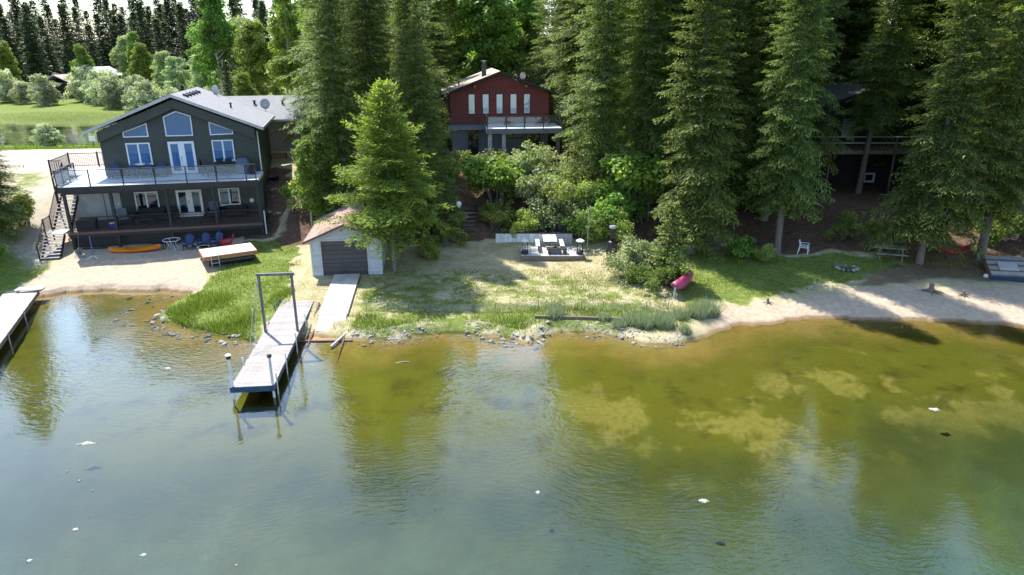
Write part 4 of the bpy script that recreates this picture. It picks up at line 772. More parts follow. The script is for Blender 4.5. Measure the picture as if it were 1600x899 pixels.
        for i in range(29): y = 1.25 + i * .135; hr.box(x - .01, x + .01, y, y + .02, 2.2 + (y - 1.15) * .76, 3.1 + (y - 1.15) * .765)
        for i in range(9): y = .02 + i * .13; hr.box(x - .01, x + .01, y, y + .02, 2.16, 3.08)
    hr.build('stair_railing', dark_timber, H)
    ds = MB(); ds.beam((W1 + .12, yw + .05, 8.2), (W1 + .12, yw + .05, 5.3), .08); ds.beam((12.72, .3, 2.9), (12.72, .25, 1.15), .08); ds.build('downspout', trim_white, H)
    MB().lathe([(.16, 0), (.16, .05), (.1, .09)], 12, (0, 0, 0)).build('wall_meter', trim_white, H).matrix_local = __import__('mathutils').Matrix.Translation((11.55, yw - .03, 3.05)) @ __import__('mathutils').Matrix.Rotation(R(90), 4, 'X')
    # garage wing behind
    G_ = MB(); G_.box(9.2, 17.5, 13.6, 20, 3.8, 8.1); G_.build('wing_wall', tan_wall, H); MB().box(9.3, 17.56, 13.5, 13.59, 3.8, 5.35).build('wing_footing', pale_stucco, H)
    wr = MB(); wr.add([(8.4, 13.0, 8.15), (18, 13., 8.15), (18, 17, 9.95), (8.4, 17, 9.95)], [(0, 1, 2, 3)]); wr.add([(8.4, 17, 9.95), (18, 17, 9.95), (18, 21, 8.15), (8.4, 21, 8.15)], [(0, 1, 2, 3)]); wr.add([(8.4, 13, 8.0), (18, 13, 8.), (18, 21, 8.), (8.4, 21, 8.)], [(3, 2, 1, 0)])
    wr.add([(18, 13, 8.0), (18, 21, 8.0), (18, 21, 8.15), (18, 17, 9.95), (18, 13, 8.15)], [(0, 1, 2, 3, 4)])
    wr = wr.build('wing_roof', roof_grey, H, uv=lambda c: (c[0], c[1])); MB().box(8.4, 18, 12.95, 13.0, 7.98, 8.18).build('fascia', fascia_grey, wr)
    for x in (11.2, 13.6): MB().lathe([(.1, 0), (.1, .25), (.16, .25), (.14, .34)], 10, (x, 15.6, 9.3)).build('vent_pipe', black_metal, wr)
    return H
HOUSE = lake_house()
HR = R(13.5)
def hw(x, y, z=0): return (-30.3 + x * math.cos(HR) - y * math.sin(HR), 45.3 + x * math.sin(HR) + y * math.cos(HR), z)

def satellite(loc, rz, s, label):
    t = thing('satellite_dish', label, 'satellite dish', loc, rz, 'satellite dishes on the roofs', s)
    MB().tube([(0, .05, -.1), (0, .05, .45), (0, .0, .62)], .03, 8).build('mast', galvan, t)
    d = MB(); n = 18; rings = [(0, .1), (.18, .085), (.34, .045), (.44, 0)]
    for r, q in rings: d.v += [(r * math.cos(2 * math.pi * k / n), -.12 + q, .7 + r * 1.1 * math.sin(2 * math.pi * k / n)) for k in range(n)]
    for i in range(3): d.f += [(i * n + k, i * n + (k + 1) % n, (i + 1) * n + (k + 1) % n, (i + 1) * n + k) for k in range(n)]
    o = d.build('reflector', fascia_grey, t, True); o.modifiers.new('thick', 'SOLIDIFY').thickness = .02
    MB().tube([(0, -.1, .32), (0, -.5, .55)], .015, 6).box(-.05, .05, -.56, -.46, .52, .66).build('feed_arm', galvan, t)
satellite(hw(8.7, 12.2, 10.2), -20, .8, 'pale satellite dish left of the pair on the dark house roof'); satellite(hw(12.2, 14.4, 8.75), 20, .95, 'grey satellite dish on tripod over the garage wing roof')

# ---------------------------------------------------------------- chairs and deck furniture
def adirondack(name, mat, label, loc, rz, group):
    t = thing(name, label, 'chair', loc, rz, group)          # faces -y
    for i in range(5): x = -.23 + i * .1; h = .98 - .05 * abs(i - 2) ** 1.3; MB().beam((x + .03, .22, .3), (x + .03 + (i - 2) * .015, .5, h), .085, .02, (0, 1, 0)).build('back_slat', mat, t)
    for i in range(5): y = -.28 + i * .11; MB().beam((-.26, y, .37 - (y + .28) * .16), (.26, y, .37 - (y + .28) * .16), .095, .02).build('seat_slat', mat, t)
    for s in (-1, 1):
        MB().box(s * .33 - .06, s * .33 + .06, -.35, .4, .56, .585).build('arm', mat, t)
        MB().box(s * .3 - .02, s * .3 + .02, -.34, -.22, 0, .56).build('leg', mat, t); MB().beam((s * .27, -.3, .34), (s * .27, .5, .04), .03, .1).build('leg', mat, t)
    MB().beam((-.3, .36, .56), (.3, .36, .56), .03, .07).beam((-.27, .2, .3), (.27, .2, .3), .03, .07).build('brace', mat, t)
    return t
for i, (x, lb) in enumerate([(2.65, 'blue slatted chair on the upper deck, nearest the sunlit corner'), (3.85, 'blue slatted chair on the upper deck, second from the sunlit corner'), (4.78, 'blue slatted chair under the upper left window, third along the deck'), (5.75, 'blue slatted chair on the upper deck just left of the french door')]):
    p = hw(x, 2.75, 5.24)
    if i == 0: AD = adirondack('adirondack_chair', blue_plastic, lb, p, 13.5, 'blue chairs on the upper deck')
    else: dup(AD, p, 13.5 + (i % 2) * 6, lb, 'blue chairs on the upper deck')
for x, y, rz, lb in [(-22.6, 46.0, 8, 'largest blue slatted chair on the sand, beside the glass table'), (-21.55, 46.0, -4, 'middle blue slatted chair on the sand below the lower deck'), (-20.7, 46.1, -14, 'blue slatted chair on the sand next to the red chair')]:
    dup(AD, (x, y, gz(x, y)), rz, lb, 'blue chairs on the sand')
adirondack('adirondack_chair', red_plastic, 'red slatted chair on the sand beside the wooden raft', (-19.75, 45.6, gz(-19.75, 45.6)), -62, None)
def armchair(label, loc, rz, w=.75, cush=None, name='wicker_chair', cat='chair', h=.85):
    t = thing(name, label, cat, loc, rz, 'dark wicker furniture on the decks')
    MB().cham(-w / 2, w / 2, -.38, .3, .12, .4, .03).build('seat_base', wicker, t); MB().cham(-w / 2, w / 2, .3, .42, .1, h, .03).build('backrest', wicker, t)
    for s in (-1, 1):
        MB().cham(s * (w / 2 + .06) - .06, s * (w / 2 + .06) + .06, -.38, .42, .1, .62, .03).build('arm', wicker, t)
        for y in (-.34, .36): MB().box(s * (w / 2) - .03, s * (w / 2) + .03, y - .03, y + .03, 0, .12).build('leg', black_metal, t)
    if cush: MB().cham(-w / 2 + .02, w / 2 - .02, -.37, .29, .4, .5, .03).build('seat_cushion', cush, t); MB().add([(-w / 2 + .02, .16, .48), (w / 2 - .02, .16, .48), (w / 2 - .02, .3, .48), (-w / 2 + .02, .3, .48), (-w / 2 + .02, .22, h + .14), (w / 2 - .02, .22, h + .14), (w / 2 - .02, .3, h + .14), (-w / 2 + .02, .3, h + .14)], [(0, 3, 2, 1), (4, 5, 6, 7), (0, 1, 5, 4), (1, 2, 6, 5), (2, 3, 7, 6), (3, 0, 4, 7)]).build('back_cushion', cush, t)
    return t
armchair('wicker chair with grey cushions at the left of the lower deck', hw(2.9, 1.9, 2.1), 40, .75, cushion, h=.95); armchair('long black wicker sofa under the lower left window', hw(4.6, 2.7, 2.1), 13, 1.9, None, 'wicker_sofa', 'sofa')
armchair('black wicker chair left of the lower french door', hw(6.0, 2.6, 2.1), 20, .7); armchair('black wicker chair right of the lower french door', hw(8.9, 2.7, 2.1), 13, .7, cover_blue, h=1.0); armchair('black wicker bench under the lower right window', hw(10.4, 2.7, 2.1), 13, 1.5, None, 'wicker_sofa', 'sofa', .75)
t = thing('coffee_table', 'low black wicker table before the lower deck sofa', 'table', hw(4.5, 1.4, 2.1), 13.5); MB().cham(-.6, .6, -.3, .3, .36, .42, .01).build('table_top', black_metal, t)
for x in (-.55, .55):
    for y in (-.25, .25): MB().box(x - .03, x + .03, y - .03, y + .03, 0, .36).build('leg', black_metal, t)
t = thing('deck_box', 'black storage box standing at the left end of the lower deck', 'storage box', hw(.95, .75, 2.1), 13.5); MB().cham(-.6, .6, -.34, .34, 0, .66, .02).build('body', wicker, t); MB().cham(-.63, .63, -.37, .37, .665, .75, .03).build('lid', black_metal, t)
def dining_chair(label, x, y, rz):
    t = thing('dining_chair', label, 'chair', hw(x, y, 5.24), rz, 'black dining chairs on the upper deck'); MB().cham(-.24, .24, -.24, .24, .43, .48, .01).build('seat', wicker, t); MB().beam((0, .23, .48), (0, .3, 1.08), .48, .03, (0, 1, 0)).build('backrest', wicker, t)
    for a in (-.21, .21):
        for b in (-.21, .21): MB().box(a - .018, a + .018, b - .018, b + .018, 0, .43).build('leg', black_metal, t)
dining_chair('black dining chair left of the table on the upper deck', 8.75, 2.7, 100); dining_chair('black dining chair before the upper right window, left of two', 9.7, 2.95, 15); dining_chair('black dining chair before the upper right window, right of two', 10.3, 2.95, 10)
t = thing('dining_table', 'black dining table before the upper right window', 'table', hw(9.75, 1.95, 5.24), 13.5); MB().cham(-.75, .75, -.45, .45, .7, .74, .01).build('table_top', black_metal, t)
for x in (-.68, .68):
    for y in (-.38, .38): MB().box(x - .03, x + .03, y - .03, y + .03, 0, .7).build('leg', black_metal, t)
t = thing('covered_grill', 'grill under a grey-blue cover at the right end of the upper deck', 'grill', hw(11.35, 2.75, 5.24), 13.5)
MB().add([(-.5, -.32, .05), (.5, -.32, .05), (.52, .34, .05), (-.52, .32, .05), (-.46, -.26, .85), (.48, -.28, .88), (.46, .28, .9), (-.46, .26, .86), (-.3, -.14, 1.15), (.28, -.12, 1.18), (.26, .18, 1.16), (-.28, .16, 1.14)],
    [(0, 1, 5, 4), (1, 2, 6, 5), (2, 3, 7, 6), (3, 0, 4, 7), (4, 5, 9, 8), (5, 6, 10, 9), (6, 7, 11, 10), (7, 4, 8, 11), (8, 9, 10, 11)]).build('cover', cover_blue, t, True); MB().tube([(-.35, -.2, .03), (.35, -.2, .03)], .04, 8).build('wheel_axle', black_metal, t)
t = thing('planter', 'dark planter pot in the right corner of the upper deck', 'planter', hw(12.05, 2.3, 5.24)); MB().lathe([(.2, 0), (.27, .5), (.29, .52), (.25, .5)], 14).build('pot', black_metal, t)
t = thing('ice_cooler', 'small blue cooler beside the grey cushioned chair', 'cooler', hw(2.55, .95, 2.1), 13.5); MB().cham(-.22, .22, -.15, .15, 0, .3, .01).build('body', pm('cooler_blue', (.02, .05, .4), None, .4), t); MB().cham(-.23, .23, -.16, .16, .302, .37, .02).build('lid', white_plastic, t)

# ---------------------------------------------------------------- things on the sand
def hull(L, W, Hh, sag=.12, n=17, m=9, tip=.12):
    "closed boat-like shell along x"
    V = []; F = []
    for i in range(n):
        f = i / (n - 1) * 2 - 1; w_ = W / 2 * max(.02, (1 - abs(f) ** 2.6)) ** .75; rise = tip * abs(f) ** 3
        for k in range(m): a = math.pi * k / (m - 1); V.append((f * L / 2, -w_ * math.cos(a), rise + Hh * (1 - (math.sin(a) ** .7)) ))
    for i in range(n - 1):
        for k in range(m - 1): F.append((i * m + k, i * m + k + 1, (i + 1) * m + k + 1, (i + 1) * m + k))
    return V, F
def kayak():
    t = thing('kayak', 'orange kayak lying on the sand below the lower deck', 'kayak', (-26.0, 45.3, gz(-26, 45.3) + .02), 16, None, 1.08)
    V, F = hull(3.0, .78, .22, tip=.1); MB().add(V, F).build('hull', orange_plastic, t, True)
    d = MB(); n = 17
    for i in range(n):
        f = i / (n - 1) * 2 - 1; w_ = .775 / 2 * max(.02, (1 - abs(f) ** 2.6)) ** .75; rise = .1 * abs(f) ** 3 + .22; dip = .1 * max(0, 1 - ((f + .05) / .3) ** 2)
        for k in range(5): q = k / 4 * 2 - 1; d.v.append((f * 1.5, q * w_, rise + .07 * (1 - q * q) - dip * (1 - q * q) * 1.5))
    for i in range(n - 1):
        for k in range(4): d.f.append((i * 5 + k, (i + 1) * 5 + k, (i + 1) * 5 + k + 1, i * 5 + k + 1))
    dk = d.build('deck', orange_plastic, t, True); MB().tube([(-.9, 0, .31), (-.35, 0, .24)], .02, 6).build('strap', black_metal, dk)
kayak()
def canoe():
    t = thing('canoe', 'faded pink canoe lying on its side against the bushes', 'canoe', (10.4, 37.7, gz(10.4, 37.7) + .1), 62, None, 1.1)
    V, F = hull(2.9, .85, .45, n=21, m=11, tip=.22); o = MB().add(V, F).build('hull', pink_plastic, t, True); o.rotation_euler = (R(-62), 0, 0); o.location = (0, .05, .33); o.modifiers.new('thick', 'SOLIDIFY').thickness = .025
    s = MB()
    for x in (-.6, .55): s.box(x - .1, x + .1, -.36, .36, .33, .355)
    s = s.build('thwart', old_timber, t); s.rotation_euler = (R(-62), 0, 0); s.location = (0, .05, .33)
canoe()
def raft():
    t = thing('swim_raft', 'wooden swim raft with pale deck on barrel floats', 'raft', (-18.75, 43.3, gz(-18.75, 43.3)), 31)
    for i in range(10): MB().cham(-1.62, 1.62, -1.02 + i * .205, -.82 + i * .205, .74, .78, .006).build('deck_board', ply, t)
    MB().box(-1.66, 1.66, -1.06, -1.024, .5, .76).box(-1.66, 1.66, 1.032, 1.066, .5, .76).box(-1.66, -1.622, -1.02, 1.03, .5, .76).box(1.622, 1.66, -1.02, 1.03, .5, .76).build('rim', cedar, t)
    for y in (-.7, 0, .7): MB().box(-1.6, 1.6, y - .04, y + .04, .5, .73).build('joist', old_timber, t)
    for y in (-.62, .62): MB().tube([(-1.35, y, .25), (1.35, y, .25)], .25, 14).build('float_barrel', black_metal, t)
    MB().tube([(-1.2, -1.1, .1), (-1.2, -1.1, .8)], .03, 6).tube([(-.75, -1.1, .1), (-.75, -1.1, .8)], .03, 6).tube([(-1.2, -1.1, .3), (-.75, -1.1, .3)], .03, 6).tube([(-1.2, -1.1, .55), (-.75, -1.1, .55)], .03, 6).build('ladder', galvan, t)
raft()
x, y = -23.75, 46.0; t = thing('patio_table', 'round glass topped patio table on the sand', 'table', (x, y, gz(x, y)))
MB().lathe([(.0, .7), (.56, .7), (.56, .715), (.0, .715)], 24).build('table_top', table_glass, t); mb = MB(); mb.tube([(.57 * math.cos(a * math.pi / 12), .57 * math.sin(a * math.pi / 12), .71) for a in range(25)], .018, 6, False); mb.build('rim', white_plastic, t)
for k in range(4): a = R(45 + 90 * k); MB().tube([(.45 * math.cos(a), .45 * math.sin(a), .7), (.2 * math.cos(a), .2 * math.sin(a), .38), (.45 * math.cos(a), .45 * math.sin(a), 0)], .018, 6).build('leg', white_plastic, t)
x, y = -24.6, 46.2; t = thing('plant_stand', 'dark low stool left of the glass patio table', 'stool', (x, y, gz(x, y))); MB().cham(-.22, .22, -.22, .22, .38, .43, .01).build('seat', black_metal, t)
for a in (-.18, .18):
    for b in (-.18, .18): MB().box(a - .02, a + .02, b - .02, b + .02, 0, .38).build('leg', black_metal, t)
x, y = -20.6, 43.9; t = thing('fire_barrel', 'dark steel fire barrel behind the wooden raft', 'fire pit', (x, y, gz(x, y))); MB().lathe([(.36, .12), (.36, .7), (.4, .72), (.4, .78), (.34, .78), (.32, .5), (.0, .48)], 16).build('drum', grey_steel, t, True)
for k in range(3): a = 2.1 * k; MB().box(.25 * math.cos(a) - .03, .25 * math.cos(a) + .03, .25 * math.sin(a) - .03, .25 * math.sin(a) + .03, 0, .13).build('leg', black_metal, t)
x, y = -29.0, 43.9; t = thing('garden_rake', 'grey fan rake leaning against the stairs of the dark house', 'rake', (x, y, gz(x, y)), 10); MB().tube([(0, .45, 1.7), (0, .05, .45)], .02, 6).build('handle', old_timber, t)
mb = MB()
for k in range(11): q = (k - 5) / 5; mb.beam((q * .06, .05, .46), (q * .36, -.05 - .03 * (1 - q * q), .04), .03, .012)
mb.build('tines', pm('teal_plastic', (.06, .12, .14), None, .5), t)
x, y = -28.1, 43.9; t = thing('umbrella_stand', 'blue pole on a white cross foot on the sand', 'pole', (x, y, gz(x, y)), 20); MB().tube([(0, 0, .1), (0, .1, 1.5)], .03, 8).build('pole', pm('pole_blue', (.08, .12, .3), None, .4), t)
for k in range(4): a = R(45 + 90 * k); MB().beam((0, 0, .16), (.45 * math.cos(a), .45 * math.sin(a), .02), .04, .03).build('foot', white_plastic, t)

# ---------------------------------------------------------------- boathouse
def boathouse():
    B = thing('boathouse', 'small pale boathouse with brown overhead door and reddish roof', 'boathouse', (-12.28, 40.08, .62), 6.5); W_, D_ = 4.2, 5.6; p = (3.95 - 3.05) / 2.1
    rz = lambda x: 3.3 - abs(x - 2.1) * p
    MB().prism([(0, -.3), (.62, -.3), (.62, 2.3), (3.36, 2.3), (3.36, -.3), (W_, -.3), (W_, rz(W_)), (2.1, 3.3), (0, rz(0))], 0, .12).box(0, .1, .12, D_, -.3, rz(0) - .02).box(W_ - .1, W_, .12, D_, -.3, rz(W_) - .02).prism([(0, -.3), (W_, -.3), (W_, rz(W_)), (2.1, 3.3), (0, rz(0))], D_, D_ + .1).build('wall', boat_siding, B)
    siding(B, lambda z: (max(.1, 2.1 - (3.26 - z) / p), min(W_ - .1, 2.1 + (3.26 - z) / p)), .0, 3.2, 0, [(.55, 3.43, -1, 2.36)], boat_siding, .15, .025)
    z = 0
    while z < 2.3: MB().add([(W_ + .025, .1, z), (W_ + .025, D_, z), (W_, D_, z), (W_, .1, z), (W_ + .006, .1, z + .15), (W_ + .006, D_, z + .15), (W_, D_, z + .15), (W_, .1, z + .15)], [(0, 1, 5, 4), (4, 5, 6, 7), (0, 3, 2, 1), (1, 2, 6, 5), (3, 0, 4, 7)]).build('siding_board', boat_siding, B); z += .15
    MB().box(-.03, .1, -.04, .1, -.05, 2.38).box(W_ - .1, W_ + .04, -.04, .1, -.05, 2.38).box(.53, .62, -.045, -.002, -.05, 2.38).box(3.36, 3.45, -.045, -.002, -.05, 2.38).box(.53, 3.45, -.046, -.003, 2.3, 2.385).build('corner_trim', boat_siding, B)
    dr = MB().box(.62, 3.36, .1, .11, 0, 2.3).build('overhead_door', brown_door, B)
    for i in range(8): MB().cham(.63, 3.35, .05, .095, .005 + i * .286, .277 + i * .286, .012).build('door_panel', brown_door, dr)
    MB().box(1.9, 2.1, .02, .05, .3, .34).build('handle', black_metal, dr)
    gable_roof(B, -.36, 2.1, W_ + .38, 3.42 - 2.46 * p, 3.42, -.38, D_ + .35, .12, roof_red, pm('brown_fascia', (.13, .075, .06), None, .6))
    return B
boathouse()
def between(name, a, b, w, h, mat, parent=None): return MB().beam(a, b, w, h).build(name, mat, parent)
# launch ramp
t = thing('boat_ramp', 'pale concrete boat ramp from the boathouse into the water', 'ramp', (0, 0, 0))
A, Bp = np.array((-10.2, 40.1)), np.array((-9.45, 32.7)); n = 6
for i in range(n):
    a = A + (Bp - A) * i / n; b = A + (Bp - A) * ((i + 1) / n - .004); za = max(gz(*a) + .09, .16); zb = max(gz(*b) + .09, .13)
    if i == n - 1: zb = .1
    MB().beam((a[0], a[1], za), (b[0], b[1], zb), 1.55 if i < 5 else 1.45, .12).build('concrete_slab', concrete, t)
for s in (-1, 1): MB().beam((A[0] + s * .86, A[1] - .2, .68), (Bp[0] + s * .84, Bp[1] - .1, .12), .06, .08).beam((Bp[0] + s * .84, Bp[1] - .12, .12), (Bp[0] + s * .9 + .25, Bp[1] - 4.2, -.3), .06, .08).build('rail', rust, t)
for i, yy in enumerate((32.45, 31.75)): MB().beam((-10.9, yy, .02 - i * .02), (-8.1, yy + .08, .03 - i * .02), .14, .07).build('cross_tie', old_timber, t)
MB().box(-10.3, -8.7, 31.85, 32.55, -.03, .015).build('end_board', cedar, t)

# ---------------------------------------------------------------- docks
def dock(label, a, b, w, z, n, mat, rim, extra=True):
    a = np.array(a, float); b = np.array(b, float); d = unit(b - a); ang = math.degrees(math.atan2(d[1], d[0])); L = np.linalg.norm(b - a)
    t = thing('dock', label, 'dock', (a[0], a[1], z), ang); st = L / n; src = None                      # local x runs out over the water
    for i in range(n):
        o = MB().cham(0, st * .93, -w / 2, w / 2, -.035, 0, .005).build('deck_board', mat, t) if src is None else inst(src, t); src = src or o; o.location = (i * st, 0, 0); o.rotation_euler = (0, 0, random.gauss(0, .002)); o.scale = (1, 1 + random.uniform(-.006, .006), 1)
    for s in (-1, 1): MB().box(0, L, s * (w / 2 - .03) - .03, s * (w / 2 - .03) + .03, -.24, -.04).build('stringer', rim, t)
    MB().box(L + .002, L + .05, -w / 2 - .02, w / 2 + .02, -.24, .01).box(0, L, -.04, .04, -.2, -.04).build('end_rim', rim, t)
    for f in (.3, .55, .78, .97):
        for s in (-1, 1): MB().tube([(L * f, s * (w / 2 + .05), -.6 - 1.9 * f), (L * f, s * (w / 2 + .05), .1 if not extra else (.42 if s > 0 else .3))], .03, 8).build('pipe_leg', white_plastic if extra else galvan, t)
    return t, ang
DK, DA = dock('weathered grey plank dock with square arch reaching into the lake', (-12.05, 36.0), (-10.92, 25.7), 1.78, .6, 74, weathered, blue_paint)
dl = 10.36
for s, lb in ((1, 'dark'), (-1, 'pale')):
    MB().tube([(dl - .08, -s * .82, -.6), (dl - .08, -s * .82, 1.25)], .055, 10).build('mooring_pole', white_plastic, DK)
    MB().lathe([(.05, 1.25), (.1, 1.28), (.1, 1.36), (.05, 1.4)], 10, (dl - .08, -s * .82, 0)).build('pole_cap', black_metal, DK)
    if s > 0: MB().lathe([(.11, 1.405), (.13, 1.44), (.05, 1.5), (.0, 1.51)], 10, (dl - .08, -s * .82, 0)).build('solar_light', white_plastic, DK)
x0 = 4.4; ga = MB()
for s in (-1, 1): MB().beam((x0, s * .78, -.02), (x0, s * .78, 2.95), .11, .11, (1, 0, 0)).build('arch_post', grey_steel, DK)
MB().box(x0 - .06, x0 + .06, -.9, .9, 2.955, 3.07).build('arch_beam', grey_steel, DK)
for s, q in ((-.84, 3.1), (-.78, 2.2)): MB().tube([(x0, s, 2.95), (x0 + q * .5, s - .06, 1.35), (x0 + q, s, 0)], .012, 5).build('cable', galvan, DK)
for s in (-1, 1): MB().tube([(x0, s * .78, .3), (x0 - 1.6, s * .95, -.1)], .012, 5).build('cable', galvan, DK)
MB().tube([(-.1, -1.0, .1), (1.3, -.98, .25), (1.3, -.98, -.1)], .03, 6).tube([(-.1, -1.0, .1), (-.1, -1., -.3)], .03, 6).build('hand_rail', blue_paint, DK)
dock('pale plank dock cut by the left edge of the picture', (-28.85, 37.75), (-23.9, 25.7), 1.8, .5, 86, weathered_l, old_timber, False)
t = thing('dock_bench', 'short pale gangplank resting on the left edge dock', 'gangplank', (-28.4, 37.95, .52), 8); MB().cham(-.75, .75, -.3, .3, .1, .15, .01).build('board', weathered_l, t)
for s in (-.6, .6): MB().box(s - .04, s + .04, -.25, .25, 0, .1).build('support', old_timber, t)

# ---------------------------------------------------------------- lawn things
def platform():
    t = thing('garden_deck', 'low grey plank platform on the dry lawn under the picnic table', 'platform', (2.7, 44.2, gz(2.7, 44.2)), 0)
    for i in range(13): MB().cham(-2.1 + i * .324, -1.79 + i * .324, -1.1, 1.1, .27, .31, .006).build('deck_board', weathered_l, t)
    MB().box(-2.12, 2.12, -1.15, -1.105, .0, .3).box(-2.12, 2.12, 1.105, 1.15, .0, .3).box(-2.12, -2.08, -1.1, 1.1, 0, .26).box(2.08, 2.12, -1.1, 1.1, 0, .26).build('rim', old_timber, t)
platform(); pz = gz(2.7, 44.2) + .31
t = thing('picnic_table', 'white picnic table with two benches on the low platform', 'picnic table', (2.55, 44.7, pz), 0)
for i in range(5): MB().cham(-.45 + i * .182, -.275 + i * .182, -.85, .85, .74, .78, .006).build('top_board', white_plastic, t)
for s in (-1, 1):
    MB().cham(s * .82 - .14, s * .82 + .14, -.85, .85, .43, .47, .006).build('bench', white_plastic, t)
    MB().tube([(0, s * .6, .72), (0, s * .6, .25), (-.82, s * .6, .41)], .03, 6).tube([(0, s * .6, .25), (.82, s * .6, .41)], .03, 6).tube([(-.75, s * .6, .4), (-.75, s * .6, 0)], .03, 6).tube([(.75, s * .6, .4), (.75, s * .6, 0)], .03, 6).build('leg', black_metal, t)
def lantern(x, y, label):
    t = thing('garden_lantern', label, 'lantern', (x, y, pz), 0, 'black lanterns on the platform')
    MB().lathe([(.24, 0), (.24, .2), (.18, .26)], 12).build('base', black_metal, t, False)
    for a in (-.17, .17):
        for b in (-.17, .17): MB().box(a - .018, a + .018, b - .018, b + .018, .2, .86).build('post', black_metal, t)
    MB().lathe([(.27, .86), (.28, .93), (.12, 1.02), (.0, 1.03)], 14).build('cap', white_plastic, t); MB().lathe([(.06, .26), (.06, .6)], 8).build('burner', galvan, t)
lantern(.85, 43.55, 'black lantern at the left end of the platform'); lantern(4.5, 43.5, 'black lantern at the right end of the platform')
t = thing('bench_cover', 'black low bench lying before the picnic table', 'bench', (3.0, 43.6, pz), 0); MB().cham(-.7, .65, -.22, .22, .3, .36, .01).build('seat', black_metal, t)
for s in (-.55, .5): MB().box(s - .05, s + .05, -.2, .2, 0, .3).build('leg', black_metal, t)
t = thing('retaining_wall', 'low white corrugated retaining wall behind the picnic table', 'wall', (1.6, 46.5, gz(1.6, 46.4) - .15))
for i in range(18):
    x = -2.75 + i * .3; MB().prism([(x, 0), (x + .29, 0), (x + .29, .82), (x, .82)], -.04 + .02 * (i % 2), .0).build('panel', white_plastic if i < 14 else grey_wall, t)
MB().box(-2.8, 2.7, -.07, .1, .822, .9).build('cap_beam', dark_timber, t)
t = thing('chiminea', 'black iron chiminea stove with tall pipe on the lawn', 'stove', (6.55, 43.1, gz(6.55, 43.1)))
MB().lathe([(.3, 0), (.32, .05), (.3, .07)], 14).build('hearth_ring', old_timber, t)
MB().lathe([(.25, .12), (.36, .3), (.37, .55), (.28, .8), (.25, .95), (.3, 1.0), (.3, 1.15), (.19, 1.25)], 16).build('belly', black_metal, t, True); MB().lathe([(.18, 1.2), (.17, 2.05), (.17, 2.1)], 14).build('pipe', black_metal, t, True); MB().lathe([(.2, 2.08), (.26, 2.14), (.22, 2.24), (.0, 2.27)], 14).build('cap', galvan, t)
for k in range(3): a = 2.1 * k + .5; MB().tube([(.25 * math.cos(a), .25 * math.sin(a), .3), (.34 * math.cos(a), .34 * math.sin(a), 0)], .025, 6).build('leg', black_metal, t)
t = thing('globe_lamp', 'lamp post with white globe beside the dark stairs', 'lamp', (-3.75, 47.3, gz(-3.75, 47.3))); MB().tube([(0, 0, -.1), (0, 0, 2.15)], .035, 10).build('post', green_pole, t); MB().lathe([(.06, 2.15), (.06, 2.22), (.15, 2.27), (.2, 2.4), (.19, 2.5), (.12, 2.6), (.0, 2.63)], 16).build('globe', globe, t, True); MB().lathe([(.09, -.05), (.09, .08)], 10).build('foot', green_pole, t)
t = thing('steel_pole', 'thin bare steel pole left of the black stove', 'pole', (5.15, 44.9, gz(5.15, 44.9))); MB().tube([(0, 0, -.1), (0, 0, 2.9)], .022, 8).tube([(0, 0, 2.9), (-.25, .1, 3.5)], .014, 6).build('shaft', galvan, t); MB().lathe([(.06, -.02), (.06, .06)], 10).build('foot', galvan, t)
# garden stairs up the bank
t = thing('garden_stairs', 'dark timber garden stairs climbing the bank to the red house', 'stairs', (-3.05, 47.3, 0)); n = 17
for i in range(n):
    y = i * .52; z = .98 + (4.2 - .98) * (i + 1) / n; MB().cham(-.5, .5, y, y + .3, z - .06, z, .01).build('tread', weathered, t); MB().box(-.48, .48, y + .26, y + .3, z - .02, z + .16).build('riser', dark_timber, t)
for s in (-1, 1): MB().beam((s * .53, 0, .95), (s * .53, n * .52, 4.15), .06, .3).build('stringer', dark_timber, t)
t = thing('path_steps', 'shaded timber path steps up the right bank', 'steps', (13.9, 43.6, 0)); 
for i in range(9): y = i * .55; z = gz(13.9, 43.6 + y) + .08; MB().cham(-.55, .55, y, y + .22, z - .12, z, .01).build('step', old_timber, t)
# wire fence
t = thing('wire_fence', 'low wire fence on thin stakes along the lake edge of the lawn', 'fence', (0, 0, 0))
fx = [-8.0 + i * 1.18 for i in range(15)]; fp = [(x, 34.75 + .25 * math.sin(x * .5) + .35 * max(0, (x - 5) / 4)) for x in fx]; fpz = [(x, y, gz(x, y)) for x, y in fp]
for x, y, z in fpz: MB().tube([(x, y, z - .05), (x + .02, y, z + .5)], .016, 6).build('stake', grey_steel, t)
mb = MB()
for (xa, ya, za), (xb, yb_, zb) in zip(fpz[:-1], fpz[1:]):
    for k in range(6): mb.beam((xa, ya, za + .05 + k * .075), (xb, yb_, zb + .05 + k * .075), .007)
    for k in range(15): f = k / 15; q = (xa + (xb - xa) * f, ya + (yb_ - ya) * f, za + (zb - za) * f); mb.beam((q[0], q[1], q[2] + .05), (q[0] + .02, q[1], q[2] + .43), .007)
mb.build('wire_mesh', galvan, t)
t = thing('timber_edging', 'dark timber edging along the cut bank of the lawn', 'edging', (0, 0, 0))
for a, b in (((1.2, 33.85), (3.4, 33.75)), ((3.45, 33.75), (5.4, 33.6)), ((5.45, 33.6), (7.2, 33.3))): MB().beam((*a, gz(*a) + .06), (*b, gz(*b) + .06), .16, .2).build('timber', old_timber, t)
t = thing('grey_post', 'short weathered post left of the pink canoe', 'post', (9.25, 36.6, gz(9.25, 36.6))); MB().tube([(0, 0, -.1), (.03, 0, .9), (.02, 0, .95)], [.07, .06, .03], 8).build('shaft', weathered_l, t); MB().tube([(.0, 0, .7), (.25, .05, .78)], .02, 5).build('peg', old_timber, t)
